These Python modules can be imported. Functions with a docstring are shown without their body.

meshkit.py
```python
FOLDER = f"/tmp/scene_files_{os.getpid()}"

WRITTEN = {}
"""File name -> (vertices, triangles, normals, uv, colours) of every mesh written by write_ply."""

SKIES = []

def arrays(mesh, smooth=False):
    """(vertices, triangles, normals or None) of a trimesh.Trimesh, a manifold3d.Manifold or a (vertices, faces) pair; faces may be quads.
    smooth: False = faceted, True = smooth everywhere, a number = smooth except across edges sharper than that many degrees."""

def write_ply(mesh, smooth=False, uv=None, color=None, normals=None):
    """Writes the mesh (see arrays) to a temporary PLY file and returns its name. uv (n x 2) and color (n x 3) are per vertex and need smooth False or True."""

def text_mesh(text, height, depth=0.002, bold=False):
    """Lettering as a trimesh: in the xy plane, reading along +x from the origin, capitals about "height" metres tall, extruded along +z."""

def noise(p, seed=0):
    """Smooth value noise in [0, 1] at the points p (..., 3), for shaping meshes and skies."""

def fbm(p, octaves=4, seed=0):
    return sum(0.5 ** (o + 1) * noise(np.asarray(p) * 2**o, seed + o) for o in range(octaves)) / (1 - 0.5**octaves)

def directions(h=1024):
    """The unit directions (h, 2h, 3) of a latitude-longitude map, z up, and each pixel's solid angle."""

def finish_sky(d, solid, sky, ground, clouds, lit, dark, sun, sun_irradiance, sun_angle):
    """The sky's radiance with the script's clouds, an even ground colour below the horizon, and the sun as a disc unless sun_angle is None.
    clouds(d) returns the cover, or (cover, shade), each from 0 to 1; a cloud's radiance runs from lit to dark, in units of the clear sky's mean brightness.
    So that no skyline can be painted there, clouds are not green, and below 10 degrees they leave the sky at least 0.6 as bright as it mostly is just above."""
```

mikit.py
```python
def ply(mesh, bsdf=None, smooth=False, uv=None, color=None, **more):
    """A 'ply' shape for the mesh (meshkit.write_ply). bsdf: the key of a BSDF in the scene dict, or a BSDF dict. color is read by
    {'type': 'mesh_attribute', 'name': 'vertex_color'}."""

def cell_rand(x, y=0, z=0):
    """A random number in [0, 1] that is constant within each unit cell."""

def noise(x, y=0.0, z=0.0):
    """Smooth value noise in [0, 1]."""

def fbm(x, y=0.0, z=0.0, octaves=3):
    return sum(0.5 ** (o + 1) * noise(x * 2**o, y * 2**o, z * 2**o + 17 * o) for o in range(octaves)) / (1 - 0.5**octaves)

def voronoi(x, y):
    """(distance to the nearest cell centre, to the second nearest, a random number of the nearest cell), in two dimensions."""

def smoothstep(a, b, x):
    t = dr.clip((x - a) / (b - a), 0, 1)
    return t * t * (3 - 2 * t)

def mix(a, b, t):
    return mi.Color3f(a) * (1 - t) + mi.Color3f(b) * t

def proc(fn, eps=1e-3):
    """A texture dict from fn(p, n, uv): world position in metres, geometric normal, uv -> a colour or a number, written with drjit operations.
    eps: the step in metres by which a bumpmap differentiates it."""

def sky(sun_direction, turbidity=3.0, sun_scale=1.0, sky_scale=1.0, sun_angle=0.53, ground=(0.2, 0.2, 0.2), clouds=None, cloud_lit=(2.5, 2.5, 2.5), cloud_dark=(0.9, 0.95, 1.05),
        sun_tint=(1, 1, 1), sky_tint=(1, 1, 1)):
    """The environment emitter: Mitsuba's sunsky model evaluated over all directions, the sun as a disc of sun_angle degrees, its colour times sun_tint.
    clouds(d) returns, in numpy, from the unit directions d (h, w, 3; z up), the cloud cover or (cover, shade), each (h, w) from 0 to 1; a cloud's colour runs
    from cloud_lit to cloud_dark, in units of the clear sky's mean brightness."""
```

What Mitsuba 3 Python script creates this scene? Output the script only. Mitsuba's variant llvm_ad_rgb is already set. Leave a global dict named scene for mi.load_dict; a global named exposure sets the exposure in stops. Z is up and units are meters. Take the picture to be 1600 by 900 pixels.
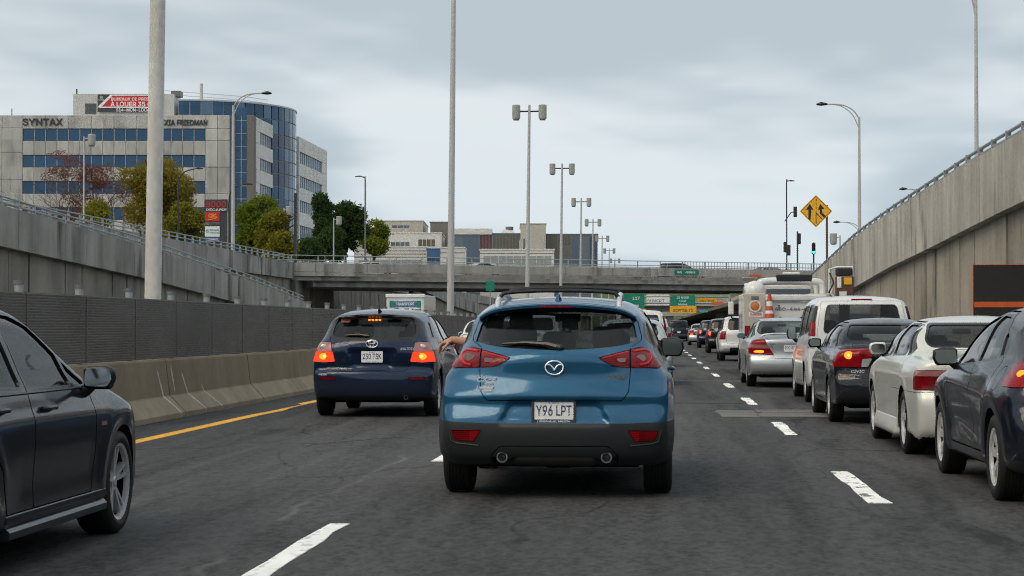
import math, random, threading
from concurrent.futures import ThreadPoolExecutor
import numpy as np, trimesh, manifold3d as m3, shapely, shapely.geometry as sg, shapely.affinity as sa
import mitsuba as mi, drjit as dr, mikit, meshkit
from mikit import proc, noise, fbm, voronoi, cell_rand, smoothstep, mix
from scipy.ndimage import map_coordinates
from scipy.interpolate import PchipInterpolator

T = mi.ScalarTransform4f
random.seed(7)
RNG = np.random.default_rng(7)
scene, labels, USED, COUNT = {}, {}, set(), {}
# ---------------------------------------------------------------- camera, sky, exposure
YAW, PITCH, FPX, EYE = math.atan(220 / 3080), math.atan(60 / 3080), 3080.0, np.array([0, 0, 1.28])
FWD = np.array([-math.sin(YAW) * math.cos(PITCH), math.cos(YAW) * math.cos(PITCH), math.sin(PITCH)])
scene['camera'] = {'type': 'thinlens', 'fov': 2 * math.degrees(math.atan(800 / FPX)), 'fov_axis': 'x', 'near_clip': .2, 'far_clip': 6000.0,
                   'aperture_radius': .0015, 'focus_distance': 14.5, 'to_world': T().look_at(origin=EYE.tolist(), target=(EYE + FWD).tolist(), up=[0, 0, 1])}


def clouds(d):
    el = np.degrees(np.arcsin(np.clip(d[..., 2], 0, 1)))
    az = np.degrees(np.arctan2(d[..., 0], d[..., 1]))
    # flat layers of cloud: noise stretched sideways, finer towards the horizon
    f = 1 / (1 + el / 18)
    q = np.stack([az / 13.0 * f + 4.2, el / 3.3 * f + az * .010, az * 0 + 3.1], -1)
    q2 = np.stack([az / 4.0 * f, el / .75 * f + az * .03, az * 0 + 9.7], -1)
    n = .60 * meshkit.fbm(q, 3, 3) + .40 * meshkit.fbm(q2, 4, 8)
    shade = np.clip((.56 - n) / .15, 0, 1)
    shade = shade * shade * (3 - 2 * shade)
    cover = np.clip(.97 - .35 * np.exp(-el / 3.0), 0, 1)
    return cover, shade


scene['sky'] = mikit.sky((-.55, -.62, .80), turbidity=3, sun_scale=.30, sun_angle=38, clouds=clouds, cloud_lit=(2.74, 2.90, 2.97), cloud_dark=(1.78, 2.02, 2.17),
                         sky_tint=(.80, 1.0, 1.02), ground=(.15, .15, .15))
exposure = 1.78
# ---------------------------------------------------------------- helpers
LOCK = threading.Lock()


def ply(*a, **k):
    with LOCK: return mikit.ply(*a, **k)


V3 = lambda *a: np.array(a, float)


def nm(key):
    """key, or key_001, key_002 ... when it is taken"""
    if key not in scene and key not in labels and key not in USED:
        USED.add(key)
        return key
    k = COUNT.get(key, 0) + 1
    while f'{key}_{k:03d}' in scene or f'{key}_{k:03d}' in USED:
        k += 1
    COUNT[key] = k
    USED.add(f'{key}_{k:03d}')
    return f'{key}_{k:03d}'


def thing(name, label, cat, group=None, kind=None):
    k = nm(name)
    labels[k] = {'label': label, 'category': cat}
    if group: labels[k]['group'] = group
    if kind: labels[k]['kind'] = kind
    return k


def put(name, mesh, mat, parent=None, smooth=False, tw=None, label=None, kind=None, dic=None, **more):
    """one mesh = one entry of the scene"""
    k = nm(parent + '__' + name if parent else name)
    d = dict(dic) if dic else ply(mesh, mat, smooth=smooth, **more)
    if tw is not None: d['to_world'] = tw
    scene[k] = d
    if label or kind:
        labels[k] = {}
        if label: labels[k]['label'] = label
        if kind: labels[k]['kind'] = kind
    return k


def struct(name, mesh, mat, smooth=False, parent=None):
    k = put(name, mesh, mat, parent, smooth)
    if not parent: labels[k] = {'kind': 'structure'}
    return k


def cat(ms):
    ms = [m if isinstance(m, trimesh.Trimesh) else tm(m) for m in ms]
    return trimesh.util.concatenate(ms)


def tm(m):
    """manifold -> trimesh"""
    if isinstance(m, trimesh.Trimesh): return m
    q = m.to_mesh()
    return trimesh.Trimesh(np.asarray(q.vert_properties, float)[:, :3], np.asarray(q.tri_verts, int), process=False)


def mf(v, f):
    return m3.Manifold(m3.Mesh(np.ascontiguousarray(v, np.float32), np.ascontiguousarray(f, np.uint32)))


def box(x0, x1, y0, y1, z0, z1):
    b = trimesh.creation.box((x1 - x0, y1 - y0, z1 - z0))
    b.apply_translation(((x0 + x1) / 2, (y0 + y1) / 2, (z0 + z1) / 2))
    return b


def cbox(x0, x1, y0, y1, z0, z1, c=.01):
    """box with chamfered edges"""
    pts = []
    for sx, x in ((1, x0), (-1, x1)):
        for sy, y in ((1, y0), (-1, y1)):
            for sz, z in ((1, z0), (-1, z1)):
                pts += [(x + sx * c, y + sy * c, z), (x + sx * c, y, z + sz * c), (x, y + sy * c, z + sz * c)]
    return trimesh.convex.convex_hull(np.array(pts))


def hullm(pts):
    return trimesh.convex.convex_hull(np.array(pts, float))


def balls(ps, n=20):
    """hull of spheres (x,y,z,r)"""
    return m3.Manifold.batch_hull([m3.Manifold.sphere(p[3], n).translate(p[:3]) for p in ps])


def rbox(x0, x1, y0, y1, z0, z1, r=.05, n=16):
    return tm(balls([(x, y, z, r) for x in (x0 + r, x1 - r) for y in (y0 + r, y1 - r) for z in (z0 + r, z1 - r)], n))


def tube(path, r, n=10, cap=True):
    """swept round bar; r one radius or one per point"""
    p = np.asarray(path, float)
    r = np.broadcast_to(np.asarray(r, float), (len(p),))
    t = np.gradient(p, axis=0)
    t /= np.linalg.norm(t, axis=1, keepdims=True) + 1e-12
    up = np.array([0, 0, 1.]) if abs(t[0][2]) < .9 else np.array([0, 1., 0])
    vs = []
    a = np.arange(n) * 2 * math.pi / n
    u = np.cross(t[0], up); u /= np.linalg.norm(u)
    for i in range(len(p)):
        u = u - t[i] * (u @ t[i]); u /= np.linalg.norm(u)
        w = np.cross(t[i], u)
        vs.append(p[i] + r[i] * (np.cos(a)[:, None] * u + np.sin(a)[:, None] * w))
    v = np.vstack(vs); f = []
    for i in range(len(p) - 1):
        for j in range(n):
            k = (j + 1) % n
            f += [[i * n + j, i * n + k, i * n + n + k], [i * n + j, i * n + n + k, i * n + n + j]]
    if cap:
        v = np.vstack([v, p[0], p[-1]])
        for j in range(n):
            k = (j + 1) % n
            f += [[len(v) - 2, k, j], [len(v) - 1, (len(p) - 1) * n + j, (len(p) - 1) * n + k]]
    m = trimesh.Trimesh(v, f, process=False)
    return m


def lathe(prof, n=32):
    """revolve (r,z) about z"""
    return trimesh.creation.revolve(np.array(prof, float), sections=n)


def prism(poly, a, b, axis='y'):
    """extrude a 2-D polygon from a to b along an axis. axis y: polygon (x,z); axis x: polygon (y,z); axis z: polygon (x,y)"""
    g = poly if hasattr(poly, 'geom_type') else sg.Polygon(poly)
    if not g.is_valid: g = g.buffer(0)
    m = cat([trimesh.creation.extrude_polygon(q, b - a, engine='earcut') for q in getattr(g, 'geoms', [g])])
    v = m.vertices
    if axis == 'z': v = v + [0, 0, a]
    elif axis == 'x': v = np.column_stack([v[:, 2] + a, v[:, 0], v[:, 1]])
    else: v = np.column_stack([v[:, 0], b - v[:, 2], v[:, 1]])
    return trimesh.Trimesh(v, m.faces, process=False)


def mprism(poly, a, b, axis='y'):
    g = poly if hasattr(poly, 'geom_type') else sg.Polygon(poly)
    if not g.is_valid: g = g.buffer(0)
    out = []
    for q in getattr(g, 'geoms', [g]):
        loops = [np.array(q.exterior.coords)[:-1]] + [np.array(i.coords)[:-1] for i in q.interiors]
        out.append(m3.Manifold.extrude(m3.CrossSection(loops, m3.FillRule.EvenOdd), b - a))
    m = m3.Manifold.batch_boolean(out, m3.OpType.Add) if len(out) > 1 else out[0]
    if axis == 'z': return m.translate((0, 0, a))
    if axis == 'x': return m.transform(np.array([[0, 0, 1, a], [1, 0, 0, 0], [0, 1, 0, 0]], float))
    return m.transform(np.array([[1, 0, 0, 0], [0, 0, -1, b], [0, 1, 0, 0]], float))


def curve(pts, n=8, closed=False):
    """Catmull-Rom through the points"""
    p = np.array(pts, float)
    q = np.vstack([p[-1], p, p[:2]]) if closed else np.vstack([2 * p[0] - p[1], p, 2 * p[-1] - p[-2]])
    t = np.linspace(0, 1, n, endpoint=False)[:, None]
    out = []
    for i in range(len(q) - 3):
        a, b, c, d = q[i:i + 4]
        out.append(.5 * (2 * b + (c - a) * t + (2 * a - 5 * b + 4 * c - d) * t ** 2 + (3 * b - 3 * c + d - a) * t ** 3))
    out = np.vstack(out)
    return out if closed else np.vstack([out, p[-1]])


def rpoly(pts, r=.02):
    """polygon with rounded corners"""
    g = sg.Polygon(pts).buffer(0)
    return g.buffer(-r, join_style=2).buffer(2 * r, quad_segs=5).buffer(-r, quad_segs=5) if r > 0 else g


def rot(m, deg, axis, at=(0, 0, 0)):
    m = m.copy(); m.apply_transform(trimesh.transformations.rotation_matrix(math.radians(deg), axis, at)); return m


def mv(m, x=0, y=0, z=0):
    m = m.copy(); m.apply_translation((x, y, z)); return m


def mirx(m):
    v = np.array(m.vertices) * [-1, 1, 1]
    return trimesh.Trimesh(v, np.array(m.faces)[:, ::-1], process=False)


_TXT = {}


def text(s, h, depth=.004, bold=False, width=None):
    """lettering in the xz plane, reading along +x, front towards -y, centred"""
    key = (s, h, depth, bold)
    if key not in _TXT:
        m = meshkit.text_mesh(s, h, depth, bold)
        b = m.bounds
        m.apply_translation(-(b[0] + b[1]) / 2)
        v = m.vertices
        _TXT[key] = trimesh.Trimesh(np.column_stack([v[:, 0], -v[:, 2], v[:, 1]]), m.faces, process=False)
    m = _TXT[key].copy()
    if width: m.apply_scale((width / np.ptp(m.vertices[:, 0]), 1, 1))
    return m


def face_to(m, p, yaw=0):
    """turn a sign-plane mesh (front towards -y) by yaw degrees about z and move it to p"""
    m = rot(m, yaw, (0, 0, 1)); m.apply_translation(p); return m
# ---------------------------------------------------------------- materials
def rgb(*c): return {'type': 'rgb', 'value': list(c if len(c) == 3 else c * 3)}


def mat(key, d, two=True):
    scene[key] = {'type': 'twosided', 'bsdf': d} if two else d
    return key


def princ(key, color, rough=.5, metallic=0., spec=.5, cc=0., ccg=.95, **kw):
    d = {'type': 'principled', 'base_color': color if isinstance(color, dict) else rgb(*color), 'roughness': rough, 'metallic': metallic, 'specular': spec}
    if cc: d |= {'clearcoat': cc, 'clearcoat_gloss': ccg}
    return mat(key, d | kw)


def paint(key, color, flake=0., rough=.35, dirt=.10):
    """car paint: a sharp clear coat over colour, with metal flake under it; road dust low down"""
    c = tuple(color)

    def fn(p, n, uv):
        k = smoothstep(.75, .12, p.z) * (.3 + .7 * fbm(p.x * 3, p.y * 3, p.z * 5)) * dirt * 3
        return mix(c, (.10, .094, .085), dr.clip(k, 0, .6))
    base = {'type': 'roughplastic', 'diffuse_reflectance': proc(fn), 'int_ior': 1.55, 'alpha': .015, 'nonlinear': False}
    if flake:
        m = tuple(min(1., v * 1.9 + .015) for v in c)
        base = {'type': 'blendbsdf', 'weight': flake, 'a': base, 'b': {'type': 'principled', 'base_color': rgb(*m), 'roughness': rough, 'metallic': 1.0}}
    return mat(key, base)


paint('paint_blue', (.014, .088, .172), .22, .30)
paint('paint_navy', (.004, .014, .043), .22, .33)
paint('paint_graphite', (.014, .018, .026), .3, .35)
paint('paint_ink', (.008, .011, .022), .25, .35)
paint('paint_black', (.009, .010, .015), .15, .35)
paint('paint_white', (.72, .74, .74))
paint('paint_pearl', (.64, .66, .60), .1, .4)
paint('paint_silver', (.36, .38, .39), .5, .32)
paint('paint_champagne', (.34, .35, .34), .4, .34)
paint('paint_red', (.12, .012, .014), .2, .35)
princ('trim_black', (.012,), .32, spec=.5)
princ('cladding', (.016, .018, .021), .5)
princ('rubber', (.014,), .62, spec=.35)
princ('well', (.006,), .9, spec=.1)
princ('lining', (.010,), .9, spec=.15)
princ('seat_cloth', (.011, .011, .012), .95, spec=.15)
princ('alloy', (.66, .67, .68), .38, .55)
princ('alloy_dark', (.035, .036, .04), .3, .6, cc=.5)
princ('alloy_cut', (.52, .52, .53), .35, .5)
princ('chrome', (.85, .86, .87), .12, 1.0)
princ('steel_dark', (.10, .095, .085), .45, .9)
princ('soot', (.006,), .8)
princ('mirror', (.45, .5, .52), .05, 1.0)
def ribs(c, s=1.0):
    """a lens moulded with fine ribs and a brighter middle"""
    def fn(p, n, uv):
        u = p.z * 70 * s; v = p.x * 46 * s
        a = dr.abs(u - dr.floor(u) - .5) * 2; b = dr.abs(v - dr.floor(v) - .5) * 2
        return mi.Color3f(*c) * (.45 + .55 * a * (.6 + .4 * b) + .35 * noise(p.x * 14, p.z * 14))
    return proc(fn)


mat('lamp_bright', {'type': 'roughplastic', 'diffuse_reflectance': rgb(.55, .012, .018), 'alpha': .03, 'int_ior': 1.35})
mat('lamp_red', {'type': 'roughplastic', 'diffuse_reflectance': ribs((.30, .004, .008)), 'alpha': .03, 'int_ior': 1.35})
mat('lamp_dark_red', {'type': 'roughplastic', 'diffuse_reflectance': ribs((.19, .003, .007)), 'alpha': .03, 'int_ior': 1.35})
princ('lamp_clear', (.55, .56, .57), .14, .45, cc=1.0)
princ('lamp_pink', (.40, .17, .16), .14, .3, cc=1.0)
princ('lamp_orange', (.55, .17, .02), .18, cc=1.0)
princ('lamp_optic', (.33, .24, .23), .14, .5, cc=1.0)
princ('lamp_grey', (.16, .17, .18), .15, .5, cc=1.0)
princ('letter_white', (.75,), .4)
princ('letter_sky_chrome', (.62, .64, .66), .35, .3)  # chrome letters: the sky they reflect is painted in as pale silver
princ('plate_white', (.72, .74, .74), .35)
princ('plate_ink', (.03, .045, .10), .45)

def pane(key, w, c, ior=1.5):
    """tinted safety glass: part clear sheet, part dark film"""
    return mat(key, {'type': 'blendbsdf', 'weight': w, 'a': {'type': 'thindielectric', 'int_ior': ior, 'specular_transmittance': rgb(*c)}, 'b': {'type': 'twosided', 'bsdf': {'type': 'roughplastic', 'diffuse_reflectance': rgb(.010, .012, .013), 'alpha': .012, 'int_ior': ior}}}, False)


pane('glass_dark', .50, (.52, .55, .56))
pane('glass_light', .28, (.66, .74, .73), 1.8)
mat('glass_clear', {'type': 'thindielectric', 'specular_transmittance': rgb(.85, .9, .88)}, False)
princ('skin', (.52, .27, .18), .5, spec=.35)
princ('cloth_dark', (.03, .032, .04), .9)
princ('hair_dark', (.012, .009, .008), .6)


def glow(key, c, s):
    scene[key] = {'type': 'diffuse', 'reflectance': rgb(.3 if c[0] > .5 else .1, .05, .03)}
    GLOW[key] = {'type': 'area', 'radiance': rgb(c[0] * s, c[1] * s, c[2] * s)}
    return key


GLOW = {}
glow('lit_red', (1.0, .05, .02), 1.6)
glow('lit_orange', (1.0, .17, .012), .95)
glow('lit_yellow', (1.0, .40, .05), 1.15)
glow('lit_lens', (1.0, .045, .010), .36)
glow('lit_green', (.04, 1.0, .62), 1.6)
# ---------------------------------------------------------------- materials of the place
def _asphalt(p, n, uv):
    lane = (p.x + 2.03) / 3.67
    u = lane - dr.floor(lane)
    track = dr.exp(-dr.square((u - .27) / .11)) + dr.exp(-dr.square((u - .73) / .11))
    big = fbm(p.x * .9, p.y * .07, 1.0, 4)
    streak = fbm(p.x * 5, p.y * .22, 4.0, 3)
    grain = .5 * noise(p.x * 55, p.y * 40, 2.0) + .5 * noise(p.x * 24, p.y * 9, 5.0)
    patch = smoothstep(.52, .66, fbm(p.x * .35 + 3, p.y * .11, 6.0, 3))
    v = .044 + .017 * (big - .5) + .034 * (streak - .5) + .042 * (grain - .5) - .008 * track + .010 * patch
    # cracks that follow the lane joints
    w = dr.abs(p.x + 2.45 + .16 * (noise(p.y * .7, 3.0) - .5) + .10 * (noise(p.y * 3.1, 8.0) - .5))
    cr = smoothstep(.05, .0, w) * smoothstep(.38, .6, noise(p.y * .9, 5.0))
    w2 = dr.abs(p.x - 2.05 + .3 * (noise(p.y * .6, 13.0) - .5))
    tar = smoothstep(.16, .05, w2) * smoothstep(.45, .6, noise(p.y * .55, 15.0))
    gp = fbm(p.x * 2.5, p.y * 1.2, 3.0, 3)
    v = v + cr * .032 * (gp * 2 - .4) - tar * .016
    web, web2, _ = voronoi(p.x * .55 + .3 * noise(p.x * 3, p.y * 1.1), p.y * .16 + .2 * noise(p.x * 2, p.y, 5.))
    v = v - .020 * smoothstep(.030, .006, web2 - web) * smoothstep(.45, .62, fbm(p.x * .4, p.y * .1, 9., 2))
    oil = .7 * smoothstep(.62, .75, fbm(p.x * .9 + 9, p.y * .25, 2.0, 3)) * .018
    return mi.Color3f(1.0, 1.01, 1.03) * dr.maximum(v - oil, .012)


mat("asphalt", {'type': 'bumpmap', 'nested': {'type': 'principled', 'base_color': proc(_asphalt), 'roughness': .75, 'specular': .30},
                'bump': proc(lambda p, n, uv: .5 * noise(p.x * 70, p.y * 70) + .5 * noise(p.x * 25, p.y * 22, 3.), 3e-3), 'scale': .006}, True)


def concrete(key, base, warm=(1.0, .97, .90), stain=.5, sx=1.0, spot=0., scrape_lit_foot=False, far=False):
    def fn(p, n, uv):
        s = p.y + p.x                                    # runs along walls of either heading
        run = .8 * fbm(s * 1.7, p.z * .22, 2.0, 4) + .2 * fbm(s * 7.0, p.z * .5, 6.0, 3)
        blot = fbm(p.x * .5, p.y * .5, p.z * .5, 4)
        fine = noise(s * 14, p.z * 14, p.x * 3) if not far else .5
        v = base * (1 + stain * 1.5 * (run - .5) + stain * 1.1 * (blot - .5) + .18 * (fine - .5))
        dark = smoothstep(.50, .74, .75 * fbm(s * .8 + 7, p.z * .30, 5.0, 4) + .25 * fbm(s * 4.5 + 3, p.z * .5, 1.0, 3)) * smoothstep(.25, .6, fbm(s * .21, p.z * .1, 11.0, 2))
        v = v * (1 - 1.15 * stain * dark)
        if spot: v = v * (.86 + .28 * cell_rand(dr.floor(p.x * .66 + p.y * .05), dr.floor(p.z * .285 + .6)))
        c = mi.Color3f(*warm) * dr.maximum(v, .02)
        if scrape_lit_foot:                                       # pale scrapes left by vehicles, and the lit lower slope painted lighter
            k = mi.Float(0)
            for y0, sl, z0, z1 in ((27.2, .5, .03, .66), (27.9, .2, .35, .72), (28.6, .8, .02, .60), (29.6, 1.1, .03, .40), (18.2, 2.0, .3, .36), (36.0, 3.0, .25, .33)):
                k = dr.maximum(k, smoothstep(.05, .015, dr.abs(p.y - y0 - sl * (.4 - p.z))) * smoothstep(z0 - .03, z0 + .05, p.z) * smoothstep(z1 + .03, z1 - .05, p.z))
            c = mix(c, (.42, .41, .38), k * (.35 + .65 * noise(p.y * 9, p.z * 14)))
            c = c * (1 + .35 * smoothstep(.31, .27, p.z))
        return c
    return princ(key, proc(fn), .85, spec=.25)


concrete('concrete_wall', .235, (1.0, .98, .91), .62)
concrete('concrete_panel', .19, (1.0, .94, .83), .45)
concrete('concrete_right', .34, (1.0, .955, .85), .50)
concrete('concrete_right_panel', .28, (1.0, .905, .74), .42)
concrete('concrete_barrier', .185, (1.0, .84, .60), .28, scrape_lit_foot=True)
concrete('concrete_bridge', .34, (1.0, .98, .92), .35, far=True)
concrete('concrete_pale', .42, (1.0, .99, .95), .3)
concrete('facade_concrete', .44, (1.0, 1.0, .96), .24, spot=1, far=True)
concrete('facade_side', .60, (1.0, 1.0, .96), .15, far=True)
concrete('pole_concrete', .62, (1.0, .99, .93), .5)


def _worn(color, wear):
    def fn(p, n, uv):
        w = smoothstep(.63, .74, noise(p.x * 26, p.y * 13, 4.0) * .55 + fbm(p.x * 9, p.y * 3.5, 7.0, 3) * .5) * wear * (.35 + .65 * smoothstep(-1, 1, p.x))
        return mix(color, (.07, .07, .07), w) * (.86 + .28 * fbm(p.x * 3, p.y * 1.3, 1.0))
    return proc(fn)


princ('line_white', _worn((.70, .71, .70), .9), .7)
princ('line_yellow', _worn((.70, .36, .03), .7), .7)
princ('patch_dark', proc(lambda p, n, uv: mi.Color3f(.022) + .012 * noise(p.x * 30, p.y * 30)), .75)
princ('patch_light', proc(lambda p, n, uv: mi.Color3f(1, 1, .97) * (.095 + .10 * (fbm(p.x * 1.4, p.y * 6, 2.0) - .5))), .85)
princ('earth', (.10, .095, .08), .95)
princ('grass_bank', (.06, .08, .03), .95)
princ('mesh_grey', proc(lambda p, n, uv: mi.Color3f(.100, .097, .093) * (.8 + .4 * fbm(p.y * .8, p.z * 2, 1.0))), .6)
princ('galvanised', (.34, .37, .38), .5, .3)
princ('rail_steel', (.25, .28, .29), .5, .2)
princ('galvanised_dark', (.17, .18, .19), .5, .3)
princ('pole_grey', (.46, .47, .46), .55, .1)
princ('pole_dark', (.025, .027, .03), .5)
princ('pole_rust', (.10, .055, .04), .7)
princ('lamp_drum', (.34, .35, .33), .55)
princ('sign_black', (.016, .016, .017), .55)
princ('sign_orange', (.60, .11, .03), .5)
princ('cone_orange', (.50, .085, .035), .6)
princ('sign_yellow', (.80, .42, .01), .5)
princ('sign_green', (.0, .20, .13), .5)
princ('sign_white', (.72, .74, .74), .5)
princ('sign_red', (.50, .02, .025), .5)
princ('sign_grey', (.14, .15, .16), .6)
princ('sign_blue', (.05, .13, .26), .5)
princ('sign_teal', (.08, .35, .36), .5)
princ('sign_back', (.04, .042, .05), .5)
princ('facade_blue', proc(lambda p, n, uv: mix((.008, .050, .115), (.016, .075, .155), dr.clip(.5 * fbm(p.x * .3, p.y * .3, p.z * .6) + .9 * cell_rand(dr.floor(p.x * .66), dr.floor(p.y * .5), dr.floor(p.z * .287)) - .2, 0, 1))), .12, .25, cc=.4)
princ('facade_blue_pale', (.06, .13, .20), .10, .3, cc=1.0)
princ('facade_violet', (.025, .045, .10), .12, .25, cc=1.0)
princ('facade_grey_glass', (.12, .15, .17), .15, .3, cc=1.0)
princ('facade_olive', (.10, .085, .05), .2, .2, cc=1.0)
princ('facade_red', (.12, .045, .048), .6)
princ('facade_soft_blue', (.10, .14, .19), .3, .2)
princ('facade_pale_glass', (.30, .31, .30), .3, .1)
princ('facade_beige', (.46, .44, .39), .8)
princ('facade_white', (.60, .60, .57), .8)
princ('facade_brown', (.16, .15, .14), .8)
princ('mullion', (.45, .47, .48), .4, .3)
princ('joint_dark', (.045, .044, .04), .95)
princ('metal_clad', (.48, .49, .47), .5)
princ('bark', (.055, .042, .035), .95)
princ('bark_red', (.085, .048, .038), .95)


def leaf(key, a, b, t=.35):
    def fn(p, n, uv):
        return mix(tuple(1.25 * v for v in a), tuple(1.25 * v for v in b), dr.clip(.5 * fbm(p.x * .55, p.y * .55, p.z * .55, 3) + .7 * noise(p.x * 9, p.y * 9, p.z * 9) - .1, 0, 1))
    scene[key] = {'type': 'principledthin', 'base_color': proc(fn), 'roughness': .65, 'diff_trans': t * 2, 'spec_trans': 0.0}
    return key


leaf('leaf_green', (.065, .105, .014), (.16, .20, .025))
leaf('leaf_dark', (.024, .050, .018), (.060, .095, .030))
leaf('leaf_gold', (.11, .115, .020), (.27, .19, .04))
leaf('leaf_olive', (.10, .12, .018), (.23, .20, .03))
leaf('leaf_russet', (.11, .050, .038), (.19, .095, .07))
leaf('leaf_lime', (.10, .14, .02), (.20, .23, .035))
# ---------------------------------------------------------------- vehicle bodies: a distance field meshed once, then cut into panels
def smax(a, b, k):
    h = np.maximum(k - np.abs(a - b), 0) / k
    return np.maximum(a, b) + h * h * k * .25


def sst(a, b, x):
    t = np.clip((x - a) / (b - a), 0, 1)
    return t * t * (3 - 2 * t)


def nets(d, org, h):
    """surface nets of the zero set of the grid d (vectorised): vertices, triangles"""
    s = d < 0
    nx, ny, nz = np.array(d.shape) - 1
    acc = np.zeros((nx, ny, nz, 3)); cnt = np.zeros((nx, ny, nz))
    for ax in range(3):
        sl0 = [slice(None)] * 3; sl1 = [slice(None)] * 3
        sl0[ax] = slice(0, -1); sl1[ax] = slice(1, None)
        a, b = d[tuple(sl0)], d[tuple(sl1)]
        i = np.argwhere((a < 0) != (b < 0))
        t = a[tuple(i.T)] / (a[tuple(i.T)] - b[tuple(i.T)])
        p = i.astype(float); p[:, ax] += t
        o = [k for k in range(3) if k != ax]
        for u in (0, 1):
            for v in (0, 1):
                c = i.copy(); c[:, o[0]] -= u; c[:, o[1]] -= v
                ok = (c >= 0).all(1) & (c < [nx, ny, nz]).all(1)
                np.add.at(acc, tuple(c[ok].T), p[ok]); np.add.at(cnt, tuple(c[ok].T), 1)
    on = cnt > 0
    idx = -np.ones(on.shape, int); idx[on] = np.arange(on.sum())
    V = acc[on] / cnt[on][:, None]
    F = []
    for ax in range(3):
        sl0 = [slice(1, -1)] * 3; sl1 = [slice(1, -1)] * 3
        sl0[ax] = slice(0, -1); sl1[ax] = slice(1, None)
        a, b = s[tuple(sl0)], s[tuple(sl1)]
        off = np.array([1, 1, 1]); off[ax] = 0
        i = np.argwhere(a != b); sg_ = a[tuple(i.T)]
        i = i + off
        o = [(1, 2), (2, 0), (0, 1)][ax]
        q = []
        for u, v in ((1, 1), (0, 1), (0, 0), (1, 0)):
            c = i.copy(); c[:, o[0]] -= u; c[:, o[1]] -= v
            q.append(idx[tuple(c.T)])
        q = np.stack(q, 1)
        q[~sg_] = q[~sg_][:, ::-1]
        F.append(q)
    F = np.vstack(F)
    F = np.vstack([F[:, [0, 1, 2]], F[:, [0, 2, 3]]])
    return V * h + org, F


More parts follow.
